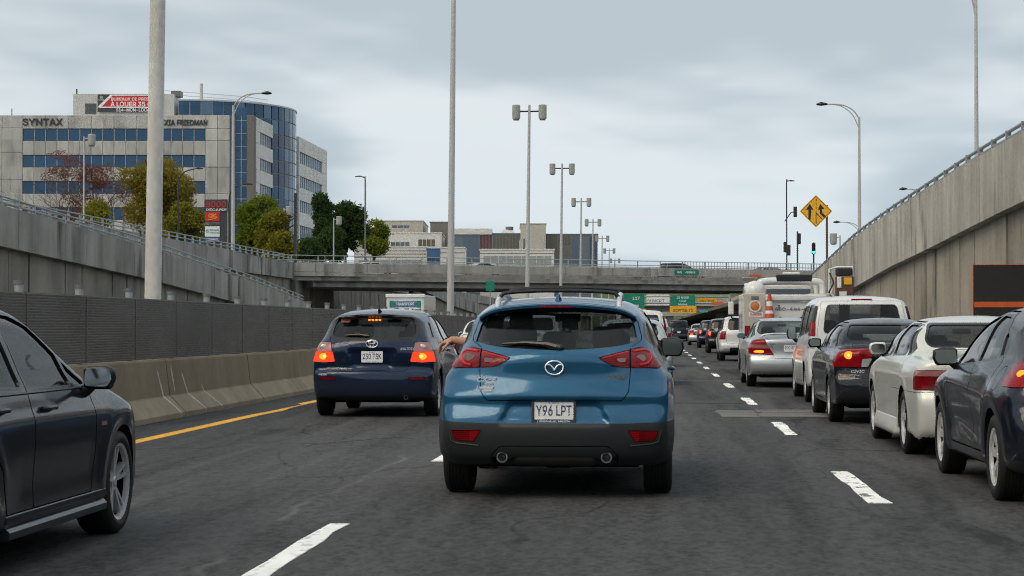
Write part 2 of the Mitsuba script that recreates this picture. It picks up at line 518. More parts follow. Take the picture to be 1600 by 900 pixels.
class Field:
    """distance grid of a car body"""

    def __init__(s, sp, h):
        s.h, s.sp = h, sp
        L, W, H = sp['L'], sp['W'], sp['H']
        pad = .12
        nxh = int((W / 2 + pad) / h)
        x = (np.arange(nxh) + .5) * h
        y = np.arange(-pad, L + pad, h); z = np.arange(0.0, H + pad, h)
        s.org = np.array([-x[-1], y[0], z[0]])
        # side profile
        poly = sg.Polygon(sp['prof']).buffer(0)
        hh = .02
        gy, gz = np.arange(-.7, L + .7, hh), np.arange(-.3, H + .5, hh)
        GY, GZ = np.meshgrid(gy, gz, indexing='ij')
        pts = np.array(poly.exterior.coords)
        a, b = pts[:-1], pts[1:] - pts[:-1]
        best = np.full(GY.size, 9.0)
        P = np.column_stack([GY.ravel(), GZ.ravel()])
        for k in range(len(a)):
            t = np.clip(((P - a[k]) @ b[k]) / (b[k] @ b[k] + 1e-12), 0, 1)
            e = P - a[k] - t[:, None] * b[k]
            best = np.minimum(best, (e * e).sum(1))
        best = np.sqrt(best)
        ins = shapely.contains_xy(poly, P[:, 0], P[:, 1])
        G = np.where(ins, -best, best).reshape(GY.shape)
        # half width
        ws = np.array(sp['sect']); wsec = PchipInterpolator(ws[:, 0], ws[:, 1], extrapolate=True)
        pl = np.array(sp['plan_lo']); ph = np.array(sp['plan_hi'])
        plo, phi = PchipInterpolator(pl[:, 0], pl[:, 1]), PchipInterpolator(ph[:, 0], ph[:, 1])
        YY, ZZ = np.meshgrid(y, z, indexing='ij')
        yc = np.clip(YY, 0, L)
        f = sst(*sp.get('hi', (.75, 1.1)), ZZ)
        Wd = wsec(np.clip(ZZ, ws[0, 0], ws[-1, 0])) - plo(yc) * (1 - f) - phi(yc) * f
        for fn in sp.get('bumps', ()): Wd = Wd + fn(YY, ZZ)
        Wd = np.maximum(Wd, .05)
        gw = np.gradient(Wd, h)
        nrm = np.sqrt(1 + gw[0] ** 2 + gw[1] ** 2)
        X = x[:, None, None]
        dx = (X - Wd) / nrm
        q = np.clip(X / Wd, 0, 1.15)
        br, bf, cr = sp.get('bow_r', .12), sp.get('bow_f', .25), sp.get('crown', .05)
        rear = 1 - sst(.2, L * .4, YY); front = sst(L * .55, L - .1, YY)
        brz = br(ZZ) if callable(br) else br
        ye = YY - brz * q ** 2.6 * rear + bf * q ** 2.4 * front
        for fn in sp.get('rear_relief', ()): ye = ye - fn(X, ZZ) * rear
        ze = ZZ + cr * q ** 2 * sst(.8, 1.1, ZZ)
        dp = map_coordinates(G, [((ye - gy[0]) / hh).ravel(), ((ze - gz[0]) / hh).ravel()], order=1, mode='nearest').reshape(ye.shape)
        k = sp.get('k', lambda Y, Z: .10 + .05 * sst(.9, 1.2, Z))
        d = smax(dp, dx, k(YY, ZZ)[None])
        s.d = np.concatenate([d[::-1], d], 0)
        s.g = None

    def solid(s, level=0.0, cut=None, step=1):
        d = s.d - level
        if cut is not None:
            n = d.shape
            X = s.org[0] + np.arange(n[0]) * s.h; Y = s.org[1] + np.arange(n[1]) * s.h; Z = s.org[2] + np.arange(n[2]) * s.h
            d = smax(d, cut(X[:, None, None], Y[None, :, None], Z[None, None, :]), .06)
        h = s.h
        if step > 1:
            d = d[::step, ::step, ::step]; h = s.h * step
        v, f = nets(d, s.org, h)
        if cut is None and step == 1:
            for _ in range(2):
                e, g = s.at(v) - level, s.grad(v)
                v = v - (e / np.maximum((g * g).sum(1), .2))[:, None] * g * .9
        return v, f

    def at(s, p):
        return map_coordinates(s.d, ((p - s.org) / s.h).T, order=1, mode='nearest')

    def grad(s, p):
        if s.g is None: s.g = [a.astype(np.float32) for a in np.gradient(s.d, s.h)]
        c = ((p - s.org) / s.h).T
        return np.stack([map_coordinates(a, c, order=1, mode='nearest') for a in s.g], 1)


def ply_field(m, F, bsdf, lim=.8):
    """a ply whose normals are the body's where the face lies along the body, so cut panels stay smooth"""
    v, f = np.asarray(m.vertices), np.asarray(m.faces)
    tri = v[f]
    fn = np.cross(tri[:, 1] - tri[:, 0], tri[:, 2] - tri[:, 0])
    ar = np.linalg.norm(fn, axis=1)
    f, tri, fn = f[ar > 1e-10], tri[ar > 1e-10], fn[ar > 1e-10] / ar[ar > 1e-10][:, None]
    g = F.grad(v); g /= np.linalg.norm(g, axis=1, keepdims=True) + 1e-9
    gn = g[f]
    dot = np.einsum('ijk,ik->ij', gn, fn)
    n = np.where((dot > lim)[..., None], gn, np.where((dot < -lim)[..., None], -gn, fn[:, None, :]))
    # weld equal (vertex, normal) corners
    key = np.column_stack([f.ravel(), np.round(n.reshape(-1, 3) * 500).astype(int)])
    _, first, inv = np.unique(key, axis=0, return_index=True, return_inverse=True)
    with LOCK: path = meshkit.write_ply((tri.reshape(-1, 3)[first], inv.reshape(-1, 3)), normals=n.reshape(-1, 3)[first])
    return {'type': 'ply', 'filename': path, 'face_normals': False, 'bsdf': {'type': 'ref', 'id': bsdf}}


def submesh(m, keep):
    f = m.faces[keep]
    u, inv = np.unique(f, return_inverse=True)
    return trimesh.Trimesh(m.vertices[u], inv.reshape(-1, 3), process=False)


def wheel_meshes(R, rim, w, style, n=40):
    """tyre, rim, dark barrel of a wheel on the +x side, axle along x, centred"""
    hw = w / 2
    prof = [(rim - .012, -hw * .8), (rim, -hw * .92), (rim + .02, -hw), (R - .05, -hw * 1.02), (R - .018, -hw * .93), (R - .004, -hw * .78), (R, -hw * .55),
            (R, hw * .55), (R - .004, hw * .78), (R - .018, hw * .93), (R - .05, hw * 1.02), (rim + .02, hw), (rim, hw * .92), (rim - .012, hw * .8)]
    # tread: grooves all round
    tread = []
    for a in np.linspace(-.5, .5, 5): tread += [(R, a * hw - .012), (R - .008, a * hw - .009), (R - .008, a * hw + .009), (R, a * hw + .012)]
    prof = prof[:7] + tread + prof[7:]
    ax = np.array([[0, 0, 1, 0], [1, 0, 0, 0], [0, 1, 0, 0], [0, 0, 0, 1.]])
    ty = lathe(prof, n); ty.apply_transform(ax)
    barrel = lathe([(.0, -.02), (rim - .02, -.02), (rim - .012, hw * .6), (rim + .004, hw * .8), (rim + .004, hw * .7), (rim - .004, -.035), (0, -.035)][::-1], n); barrel.apply_transform(ax)
    lip = lathe([(rim - .022, hw * .60), (rim - .02, hw * .84), (rim + .004, hw * .93), (rim + .006, hw * .8), (rim - .012, hw * .58)], n); lip.apply_transform(ax)
    if abs(lip.volume) > 0 and lip.volume < 0: lip.invert()
    if style == 'five':
        n_, a0, a1, tw = 5, .17, .11, 0
    elif style == 'ten':
        n_, a0, a1, tw = 10, .055, .045, 0
    elif style == 'cover':
        n_, a0, a1, tw = 7, .19, .24, 0
    elif style == 'twin':
        n_, a0, a1, tw = 5, .085, .065, 1
    else:
        n_, a0, a1, tw = 6, .14, .10, 0
    polys = [sg.Point(0, 0).buffer(rim * .24, quad_segs=8)]
    for i in range(n_):
        a = i * 2 * math.pi / n_ + .3
        offs = (-.16, .16) if tw else (0,)
        for o in offs:
            q = []
            for r, ha in ((rim * .12, a0 * 2.2), (rim * .5, a0), (rim - .008, a1)):
                q.append((r, ha))
            b0 = a + o
            pts = [(r * math.cos(b0 * 1 + ha * rim * .5 / r * .9 if 0 else b0 + ha * (rim * .6) / max(r, rim * .5)), r * math.sin(b0 + ha * (rim * .6) / max(r, rim * .5))) for r, ha in q]
            pts += [(r * math.cos(b0 - ha * (rim * .6) / max(r, rim * .5)), r * math.sin(b0 - ha * (rim * .6) / max(r, rim * .5))) for r, ha in q[::-1]]
            polys.append(sg.Polygon(pts).buffer(0))
    star = shapely.unary_union(polys).buffer(.006, quad_segs=3).buffer(-.006, quad_segs=3)
    sp = mprism(star, hw * .35, hw * .78, 'x')
    dome = m3.Manifold.revolve(m3.CrossSection([np.array([(0, hw * .60), (rim * .3, hw * .62), (rim * .7, hw * .72), (rim + .02, hw * .80), (rim + .02, -.1), (0, -.1)])[::-1]]), 40)
    dome = dome.transform(np.array([[0, 0, 1, 0], [1, 0, 0, 0], [0, 1, 0, 0]], float))
    sp = tm(sp ^ dome) if abs(dome.volume()) > 0 else tm(sp)
    cap = lathe([(0, hw * .70), (rim * .1, hw * .70), (rim * .13, hw * .66), (rim * .13, hw * .4)][::-1], 20); cap.apply_transform(ax)
    return ty, cat([sp, lip, cap]), barrel


WHEELS = {}


def wheel(car, x, y, z, R, rim, w, style, rimmat, base, steer=0):
    key = (R, rim, w, style)
    if key not in WHEELS:
        a, b, c = wheel_meshes(*key)
        WHEELS[key] = (ply(a, 'rubber', smooth=40), ply(b, 'alloy', smooth=30), ply(c, 'well', smooth=30))
    tw = base @ T().translate([x, y, z])
    if x < 0: tw = tw @ T().rotate([0, 0, 1], 180)
    if steer: tw = tw @ T().rotate([0, 0, 1], steer)
    wk = nm(car + '__wheel')
    for nme, d, bs in (('tyre', WHEELS[key][0], None), ('rim', WHEELS[key][1], rimmat), ('barrel', WHEELS[key][2], None)):
        dd = dict(d)
        if bs: dd['bsdf'] = {'type': 'ref', 'id': bs}
        dd['to_world'] = tw
        scene[f'{wk}__{nme}'] = dd
        USED.add(f'{wk}__{nme}')


class Car:
    """sp: body numbers; cut panels with window(), panel(), lamp(); then emit()"""

    def __init__(s, sp, h=.03, cabin=True):
        s.sp, s.h = sp, h
        s.F = Field(sp, h)
        s.outer = mf(*s.F.solid())
        s.parts, s.sheets = [], []
        R = sp['R']
        arch = sp.get('arch', R + .055)
        body = s.outer
        W = sp['W']
        wells = []
        for wy in sp['axles']:
            for sx in (-1, 1):
                c = m3.Manifold.cylinder(.5, arch, arch, 64, True).rotate((0, 90, 0)).translate((sx * (W / 2 - .12), wy, sp.get('Rz', R)))
                wells.append(c)
        body = body - m3.Manifold.batch_boolean(wells, m3.OpType.Add)
        if cabin:
            fl, fw, rw = sp.get('floor', .38), sp['firewall'], sp.get('rearwall', .12)
            inner = mf(*s.F.solid(-.05, lambda X, Y, Z: np.maximum(np.maximum(fl - Z, Y - fw), rw - Y), 2 if h < .035 else 1))
            s.inner = inner
            well2 = m3.Manifold.batch_boolean([c.scale((1, 1, 1)) for c in wells], m3.OpType.Add)
            body = body - (inner - m3.Manifold.batch_boolean([m3.Manifold.cylinder(.6, arch + .03, arch + .03, 40, True).rotate((0, 90, 0)).translate((sx * (W / 2 - .12), wy, sp.get('Rz', R))) for wy in sp['axles'] for sx in (-1, 1)], m3.OpType.Add))
        s.body = body
        s.arch = arch

    def tool(s, poly, view, side=0):
        L, W = s.sp['L'], s.sp['W']
        if view == 'side': return mprism(poly, .22, W, 'x') if side > 0 else mprism(poly, -W, -.22, 'x')
        if view == 'rear': return mprism(poly, -.5, s.sp.get('ymid', L * .33), 'y')
        if view == 'front': return mprism(poly, L * .55, L + .5, 'y')
        return mprism(poly, s.sp.get('ztop', .9), 3.5, 'z')

    def sides(s, poly, view, both):
        if view == 'side' and both: return [(poly, 1), (poly, -1)]
        return [(poly, both if view == 'side' else 0)]

    def mirrored(s, poly):
        return sa.scale(poly if hasattr(poly, 'geom_type') else sg.Polygon(poly), -1, 1, origin=(0, 0))

    def window(s, name, poly, view, glass='glass_dark', trim=.022, trimmat='trim_black', sides=(1, -1), sink=.012):
        poly = poly if hasattr(poly, 'geom_type') else sg.Polygon(poly).buffer(0)
        for sd in (sides if view == 'side' else (0,)):
            t = s.tool(poly, view, sd)
            s.body = s.body - t
            if trim:
                ring = s.tool(poly.buffer(trim, join_style=1, quad_segs=4), view, sd)
                p = s.body ^ ring
                s.body = s.body - ring
                s.parts.append(('window_trim', p, trimmat))
            s.sheets.append((name, poly.buffer(.03), view, sd, glass, sink))

    def panel(s, name, poly, view, gap=.005, matr=None, sides=(1, -1), deep=True):
        poly = poly if hasattr(poly, 'geom_type') else sg.Polygon(poly).buffer(0)
        for sd in (sides if view == 'side' else (0,)):
            p = s.body ^ s.tool(poly, view, sd)
            s.body = s.body - s.tool(poly.buffer(gap), view, sd)
            s.parts.append((name, p, matr))

    def lamp(s, name, poly, view='rear', matr='lamp_red', proud=.004, gap=.004, sides=(1, -1), mirror=True, depth=.05, reach=None):
        """a lens standing slightly proud of the body, as a piece of its own"""
        poly = poly if hasattr(poly, 'geom_type') else sg.Polygon(poly).buffer(0)
        if not hasattr(s, 'pr'): s.pr = {}
        if proud not in s.pr: s.pr[proud] = mf(*s.F.solid(proud)), mf(*s.F.solid(-depth))
        shell = s.pr[proud][0] - s.pr[proud][1]
        todo = [(poly, sd) for sd in sides] if view == 'side' else [(poly, 0)] + ([(s.mirrored(poly), 0)] if mirror else [])
        for q, sd in todo:
            if view == 'rear':
                r = reach or s.sp.get('lamp_reach', .30)
                t, t2 = mprism(q, -.5, r, 'y'), mprism(q.buffer(gap), -.5, r + gap, 'y')
            elif view == 'front':
                t, t2 = mprism(q, s.sp['L'] - .45, s.sp['L'] + .5, 'y'), mprism(q.buffer(gap), s.sp['L'] - .455, s.sp['L'] + .5, 'y')
            else: t, t2 = s.tool(q, view, sd), s.tool(q.buffer(gap), view, sd)
            s.parts.append((name, shell ^ t, matr))
            s.body = s.body - t2

    def cut(s, m):
        s.body = s.body - m

    def region(s, name, m, matr):
        """take the part of the body inside manifold m"""
        p = s.body ^ m
        s.body = s.body - m
        s.parts.append((name, p, matr))

    def build(s):
        """meshes -> list of (name, ply dict)"""
        out = []
        paintm = s.sp['paint']
        allp = [('body', s.body, None)] + s.parts
        lin = []
        for nme, m, matr in allp:
            if m.is_empty() or m.num_tri() == 0: continue
            t = tm(m)
            c = t.triangles_center
            dv = s.F.at(c)
            n = t.face_normals
            base = matr or paintm
            if nme in ('body',) or matr is None:
                under = (c[:, 2] < s.sp.get('under', .28)) & (n[:, 2] < -.6)
                inside = (dv < -.028) | under
                if inside.any(): lin.append(submesh(t, inside))
                t = submesh(t, ~inside)
            if len(t.faces): out.append((nme, ply_field(t, s.F, base)))
        if lin: out.append(('cabin_lining', ply(cat(lin), 'lining')))
        cache = {}
        for nme, poly, view, sd, glass, sink in s.sheets:
            if sink not in cache: cache[sink] = trimesh.Trimesh(*s.F.solid(-sink), process=False)
            g = cache[sink]
            c, n = g.triangles_center, g.face_normals
            if view == 'side': k = shapely.contains_xy(poly, c[:, 1], c[:, 2]) & (c[:, 0] * sd > .2) & (n[:, 0] * sd > .1)
            elif view == 'rear': k = shapely.contains_xy(poly, c[:, 0], c[:, 2]) & (c[:, 1] < s.sp.get('ymid', s.sp['L'] * .33)) & (n[:, 1] < -.05)
            elif view == 'front': k = shapely.contains_xy(poly, c[:, 0], c[:, 2]) & (c[:, 1] > s.sp['L'] * .55) & (n[:, 1] > .05)
            else: k = shapely.contains_xy(poly, c[:, 0], c[:, 1]) & (n[:, 2] > .3)
            if k.any(): out.append((nme, ply_field(submesh(g, k), s.F, glass, .2)))
        return out

    def hit(s, x=None, y=None, z=None, side=1):
        """where the outer skin is: rear face at (x,z) -> y, side at (y,z) -> x, top at (x,y) -> z"""
        n = 400
        if y is None: t = np.linspace(-.1, s.sp['L'] * .4, n); p = np.column_stack([np.full(n, x), t, np.full(n, z)])
        elif x is None: t = np.linspace(s.sp['W'] / 2 + .1, .1, n); p = np.column_stack([t * side, np.full(n, y), np.full(n, z)])
        else: t = np.linspace(s.sp['H'] + .1, .3, n); p = np.column_stack([np.full(n, x), np.full(n, y), t])
        d = s.F.at(p)
        i = int(np.argmax(d < 0))
        if i == 0: return t[0]
        return t[i - 1] + (t[i] - t[i - 1]) * d[i - 1] / (d[i - 1] - d[i])


def emit(key, parts, tw):
    """put body parts (from Car.build) into the scene under the thing key"""
    for nme, d in parts:
        dd = dict(d); dd['to_world'] = tw
        b = dd.get('bsdf', {}).get('id')
        if b in GLOW: dd['emitter'] = GLOW[b]
        k = nm(f'{key}__{nme}')
        scene[k] = dd


def bits(nme, mesh, matr, smooth=30):
    return (nme, ply(mesh, matr, smooth=smooth))


def seats(sp, rows, w=.46, xs=(-.36, .36), head=True, top=1.05):
    out = []
    for y in rows:
        for x in xs:
            b = cat([rbox(x - w / 2, x + w / 2, y - .05, y + .5, .40, .58, .06), rot(rbox(x - w / 2, x + w / 2, y - .10, y + .04, .45, top, .06), 14, (1, 0, 0), (0, y, .45))])
            out.append(bits('seat', b, 'seat_cloth'))
            if head:
                hr = rbox(x - .13, x + .13, y - .28, y - .17, top - .01, top + .19, .05)
                out.append(bits('headrest', hr, 'seat_cloth'))
    return out


def dash(sp, y, z=.95, hw=.68):
    m = [rbox(-hw, hw, y - .25, y + .25, .55, z, .07)]
    out = [bits('dashboard', cat(m), 'lining')]
    ring = trimesh.creation.torus(.18, .016, 24, 8)
    ring = mv(rot(ring, 65, (1, 0, 0)), -.36, y - .38, z - .02)
    out.append(bits('steering_wheel', ring, 'trim_black'))
    return out


def mirrors(x, y, z, w=.2, h=.15, d=.17, shell='trim_black', tilt=0, sides=(-1, 1), glass='mirror', arm=.07):
    out = []
    for s in sides:
        cx = s * (x + w / 2)
        sh = balls([(cx + s * a * w, y + dy + .02, z + b * h, rr) for a, b, rr in ((-.34, -.30, .03), (-.34, .28, .03), (.28, -.33, .028), (.37, -.04, .028), (.33, .22, .03), (.12, .33, .026)) for dy in (.03, d - .08 - .05 * (a > 0))], 16)
        sh = sh ^ m3.Manifold.cube((1, 1, 1), True).translate((cx, y + .5 + .0, z))
        frame = m3.Manifold.cube((1, .06, 1), True).translate((cx, y - .01, z))
        ix, ox_ = cx - s * (w / 2 - .014), cx + s * (w / 2 - .014)
        p = rpoly([(ix, z - h / 2 + .016), (ox_ - s * .03, z - h / 2 + .012), (ox_, z - h * .1), (ox_ - s * .012, z + h * .30), (ox_ - s * .05, z + h / 2 - .014), (ix + s * .01, z + h / 2 - .018)], .024)
        sh = sh - mprism(p, y - .1, y + .02)
        armm = tube([(s * (x - arm - .02), y + .09, z - h / 2 - .05), (s * (x + .01), y + .07, z - h / 2 - .01), (s * (x + w * .3), y + .06, z - h / 2 + .03)], [.045, .035, .03], 10)
        k = 'side_mirror'
        out.append((k, ply(cat([tm(sh)]), shell, smooth=40)))
        out.append((k + '_arm', ply(armm, 'trim_black', smooth=40)))
        out.append((k + '_glass', ply(rot(prism(p, y + .008, y + .016), 4 * s, (0, 0, 1), (cx, y, z)), glass)))
    return out


def handle(car, y, z, matr, ln=.2, sides=(-1, 1)):
    out = []
    for s in sides:
        x = car.hit(y=y, z=z, side=s)
        p = [(x - s * .012, y - ln / 2, z), (x + s * .028, y - ln / 2 + .03, z), (x + s * .034, y, z + .004), (x + s * .028, y + ln / 2 - .03, z), (x - s * .012, y + ln / 2, z)]
        q = tube(curve(p, 4), .013, 8)
        out.append(bits('door_handle', q, matr, 50))
    return out


def plate(car, x, z, txt, y=None, w=.305, h=.16, frame=None, sub='Je me souviens', top=None, tilt=8, inset=0.0):
    y = (car.hit(x=x, z=z) if y is None else y) - .012 + inset
    out = []
    def pl(m): return rot(mv(m, x, y, z), -tilt, (1, 0, 0), (x, y, z))
    out.append(bits('licence_plate', pl(prism(rpoly([(-w / 2, -h / 2), (w / 2, -h / 2), (w / 2, h / 2), (-w / 2, h / 2)], .012), -.003, .004)), 'plate_white', False))
    out.append(bits('plate_lettering', cat([pl(mv(text(txt, h * .46, .003, True, w * .86), 0, -.0045, .004))] + ([pl(mv(text(sub, .012, .002, False, w * .45), 0, -.004, -h * .39))] if sub else []) + ([pl(mv(text(top, .012, .002, False, w * .28), 0, -.004, h * .38))] if top else [])), 'plate_ink', False))
    if frame:
        g = sg.box(-w / 2 - .012, -h / 2 - .012, w / 2 + .012, h / 2 + .012).difference(sg.box(-w / 2 + .008, -h / 2 + .018, w / 2 - .008, h / 2 - .012))
        out.append(bits('plate_frame', pl(prism(g, -.010, .006)), 'trim_black', False))
        out.append(bits('frame_lettering', pl(mv(text(frame, .012, .002, True, w * .8), 0, -.0105, -h / 2 + .004)), 'letter_white', False))
    return out
# ---------------------------------------------------------------- the setting: sunken motorway between retaining walls
def at(px, py, Y):
    """the point that stands Y metres down the road in the direction of the photograph's pixel"""
    r = np.array([math.cos(YAW), math.sin(YAW), 0]); u = np.cross(r, FWD)
    d = r * (px - 800) + u * (450 - py) + FWD * FPX
    return EYE + d * (Y / d[1])


XM = -7.03                                               # median
struct('ground', box(-1500, 1500, -200, 3000, -1.2, -.06), 'earth')
road = struct('road', box(-21.2, 9.2, -25, 1500, -.06, 0), 'asphalt')
labels[road] = {'kind': 'structure'}


def sheet(x0, x1, y0, y1, z=.004, j=.012, n=7, seed=0):
    """thin painted sheet with slightly ragged edges"""
    r = np.random.default_rng(seed)
    ys = np.linspace(y0, y1, n)
    l = np.column_stack([x0 + r.normal(0, j, n), ys]); q = np.column_stack([x1 + r.normal(0, j, n), ys])
    return prism(np.vstack([l, q[::-1]]), 0, z, 'z')


for i in range(16): put('dash', sheet(-2.03 - .073, -2.03 + .073, 9.6 + 9 * i, 12.69 + 9 * i, seed=i), 'line_white', road)
for i in range(26):
    put('dash', sheet(1.64 - .074, 1.64 + .074, 14.44 + 9 * i, 17.55 + 9 * i, seed=40 + i), 'line_white', road)
yl = [(-10, 0), (28.4, 0), (29.6, .05), (30.6, -.03), (32, -.05), (36, 0), (140, 0)]
ylx = np.interp(np.linspace(-10, 140, 300), *np.array(yl).T)
yy = np.linspace(-10, 140, 300)
put('edge_line', prism(np.vstack([np.column_stack([-5.72 - .085 + ylx, yy]), np.column_stack([-5.72 + .085 + ylx, yy])[::-1]]), 0, .004, 'z'), 'line_yellow', road)
put('edge_line', sheet(7.0, 7.14, 30, 300, n=30), 'line_white', road)
for a in (-10.9, -14.6, -18.3): put('edge_line', sheet(a - .07, a + .07, 0, 300, n=20), 'line_white', road)
put('concrete_strip', sheet(.95, 1.5, 27.9, 30.2, .008, .03, 5, 1), 'patch_light', road)
put('concrete_strip', sheet(1.53, 5.6, 28.0, 30.4, .008, .04, 9, 2), 'patch_light', road)
put('tar_strip', sheet(-1.9, 1.5, 33.0, 34.2, .006, .05, 9, 3), 'patch_dark', road)
put('tar_strip', sheet(-1.9, 5.4, 46.0, 46.5, .006, .05, 9, 4), 'patch_light', road)
put('drain_patch', cat([hullm([(-6.55, 28.7, 0), (-5.75, 28.9, 0), (-5.70, 32.0, 0), (-6.5, 32.4, 0), (-6.45, 28.95, .035), (-5.9, 29.1, .03), (-5.85, 31.8, .03), (-6.4, 32.1, .035)])]), 'patch_dark', road)

# ------------------------------------------------ median barrier with its screen
bar = thing('concrete_barrier', 'brown-grey sloped concrete barrier running along the yellow line at left', 'barrier')
prof = np.array([(XM + .42, 0), (XM + .42, .07), (XM + .19, .30), (XM + .13, .79), (XM + .11, .81), (XM - .11, .81), (XM - .13, .79), (XM - .19, .30), (XM - .42, .07), (XM - .42, 0)])
for i in range(34):
    y0 = -6 + 5.6 * i
    r = RNG.normal(0, .006)
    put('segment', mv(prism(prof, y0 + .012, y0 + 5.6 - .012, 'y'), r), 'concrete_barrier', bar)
fen = thing('screen_fence', 'dark grey ribbed anti-glare screen mounted on the concrete median barrier', 'fence')
rib = []
for i in range(26):
    z = .82 + i * .0325
    rib += [(XM + .032, z), (XM + .035, z + .018), (XM + .027, z + .0215), (XM + .027, z + .0305)]
rib = np.vstack([rib, [(XM - .0, 1.665), (XM - .0, .82)]])
pan = ply(prism(rib, .002, 2.328, 'y'), 'mesh_grey')
post = ply(cat([mv(box(-.03, .03, -.04, .04, .81, 1.64), XM - .06), mv(trimesh.creation.cylinder(.03, 1.0, sections=12), XM - .06, 0, 1.2)]), 'pole_dark')
cap = ply(mv(trimesh.creation.cylinder(.05, .12, sections=16), XM - .06, 0, 1.70), 'galvanised')
capt = ply(cat([mv(trimesh.creation.cylinder(.062, .045, sections=16), XM - .06, 0, 1.775)]), 'galvanised_dark')
strip = ply(box(XM + .0355, XM + .040, -.012, .012, .82, 1.66), 'mesh_grey')
for i in range(46):
    y = 21.65 + 2.33 * (i - 10)
    tw = T().translate([0, y, 0])
    put('panel', None, None, fen, dic=pan, tw=tw)
    put('post', None, None, fen, dic=post, tw=tw); put('cover_strip', None, None, fen, dic=strip, tw=tw)
    put('post_cap', None, None, fen, dic=cap, tw=tw); put('cap_lid', None, None, fen, dic=capt, tw=tw)


# ------------------------------------------------ retaining walls
def wall(key, X, side, ys, ztop, zband, mband, mpanel, jp, jb, ph=.0):
    """side +1: the wall's face looks to +x. Lower panels set back under a deep parapet band"""
    Z = lambda y, t: float(np.interp(y, *np.array(t).T))
    y0, y1 = ys
    put('backing', prism(np.array([(y, -.05) for y in (y0, y1)] + [(y, Z(y, ztop) - .2) for y in np.linspace(y1, y0, 20)]), min(X - side * .60, X - side * .43), max(X - side * .60, X - side * .43), 'x'), 'joint_dark', key)
    y = y0
    while y < y1 - .1:
        a, b = y + .05, min(y + jp, y1) - .05
        j = RNG.normal(0, .012)
        q = [(a, -.04), (b, -.04), (b, Z(b, zband) + .1), (a, Z(a, zband) + .1)]
        xs = sorted((X - side * (.30 + j), X - side * .45))
        put('panel', prism(q, *xs, 'x'), mpanel, key)
        y += jp
    y = y0
    while y < y1 - .1:
        a, b = y + .012, min(y + jb, y1) - .012
        q = [(a, Z(a, zband)), (b, Z(b, zband)), (b, Z(b, ztop)), (a, Z(a, ztop))]
        xs = sorted((X + RNG.normal(0, .004), X - side * .36))
        put('parapet', prism(q, *xs, 'x'), mband, key)
        y += jb


def railing(key, X, ys, ztop, step, h, rails, post=(.05, .06), m='rail_steel', rr=.035, mp=None):
    Z = lambda y: float(np.interp(y, *np.array(ztop).T))
    for i, y in enumerate(np.arange(ys[0], ys[1], step)):
        z = Z(y)
        put('post', cat([box(X - post[0], X + post[0], y - post[1], y + post[1], z - .05, z + h)] + [box(X - post[0] - .05, X + post[0] + .05, y - post[1] - .05, y + post[1] + .05, z, z + .02)]), mp or m, key)
    for dz in rails:
        yy = np.linspace(ys[0], ys[1], 24)
        put('rail', tube(np.column_stack([np.full(24, X), yy, [Z(y) + dz for y in yy]]), rr, 8), m, key, smooth=40)


# ramp wall on the left
LT = [(20, 6.1), (50, 5.75), (65, 5.26), (83, 4.67), (106, 3.65), (121, 2.81), (140, 1.7)]
LB = [(y, z - 1.36) for y, z in LT]
w = thing('retaining_wall', 'long grey stained concrete ramp wall sloping down behind the big pole at left', 'wall')
wall(w, -21.5, 1, (44.0, 122), LT, LB, 'concrete_wall', 'concrete_panel', 2.15, 2.7)
g = thing('guard_railing', 'galvanised railing on top of the sloping ramp wall at left', 'railing')
railing(g, -21.62, (44.5, 121), LT, 1.78, .36, (.13, .33))
struct('ramp', cat([prism([(40, 0), (130, 0), (130, .1), (121, 1.7), (106, 2.7), (83, 3.8), (65, 4.4), (40, 5.2)], -28.0, -21.95, 'x')]), 'asphalt')
# wall of the street above
LS = [(60, 6.42), (300, 6.42)]
w = thing('retaining_wall', 'grey concrete wall of the upper street running to the left end of the bridge', 'wall')
wall(w, -28.2, 1, (84, 131.9), LS, [(y, z - 1.36) for y, z in LS], 'concrete_wall', 'concrete_panel', 2.15, 3.2)
w = thing('retaining_wall', 'short wall section right under the tall curved street lamp next to the bridge', 'wall')
wall(w, -28.35, 1, (132.1, 154.6), [(y, z - .08) for y, z in LS], [(y, z - 1.36) for y, z in LS], 'concrete_wall', 'concrete_panel', 2.15, 3.2)
g = thing('guard_railing', 'grey railing along the upper street wall above the ramp at left', 'railing')
railing(g, -28.35, (84, 154), LS, 2.0, .45, (.2, .42))
struct('street', box(-1500, -28.7, -150, 3000, 5.0, 5.95), 'earth')
struct('street', box(9.7, 1500, -150, 3000, 3.9, 4.4), 'earth')
struct('street_road', box(-42, -28.9, -100, 900, 5.95, 5.96), 'asphalt')
# right ramp wall
RT = [(20, 6.3), (49, 6.22), (60, 6.12), (70, 5.9), (80, 5.72), (93, 5.37), (105, 4.78), (116, 4.25), (140, 3.5), (175, 3.3)]
RB = [(20, 4.7), (49, 4.46), (54, 4.34), (60, 4.15), (68, 3.9), (79, 3.6), (93, 3.05), (105, 2.5), (116, 2.0), (140, 1.4), (175, 1.2)]
w = thing('retaining_wall', 'tall pale concrete wall of vertical panels rising along the right side of the road', 'wall')
wall(w, 9.3, -1, (38, 168), RT, RB, 'concrete_right', 'concrete_right_panel', 2.72, 2.72)
g = thing('guard_railing', 'stout grey railing with square posts on top of the right wall', 'railing')
railing(g, 9.5, (40, 166), RT, 2.25, .34, (.12, .30), post=(.07, .06), rr=.05)

# ------------------------------------------------ bridges
A, B = np.array([-27.7, 155.0]), np.array([10.4, 177.0])
DIR = (B - A) / np.linalg.norm(B - A); NRM = np.array([-DIR[1], DIR[0]])
LEN = float(np.linalg.norm(B - A)); ANG = math.degrees(math.atan2(DIR[1], DIR[0]))


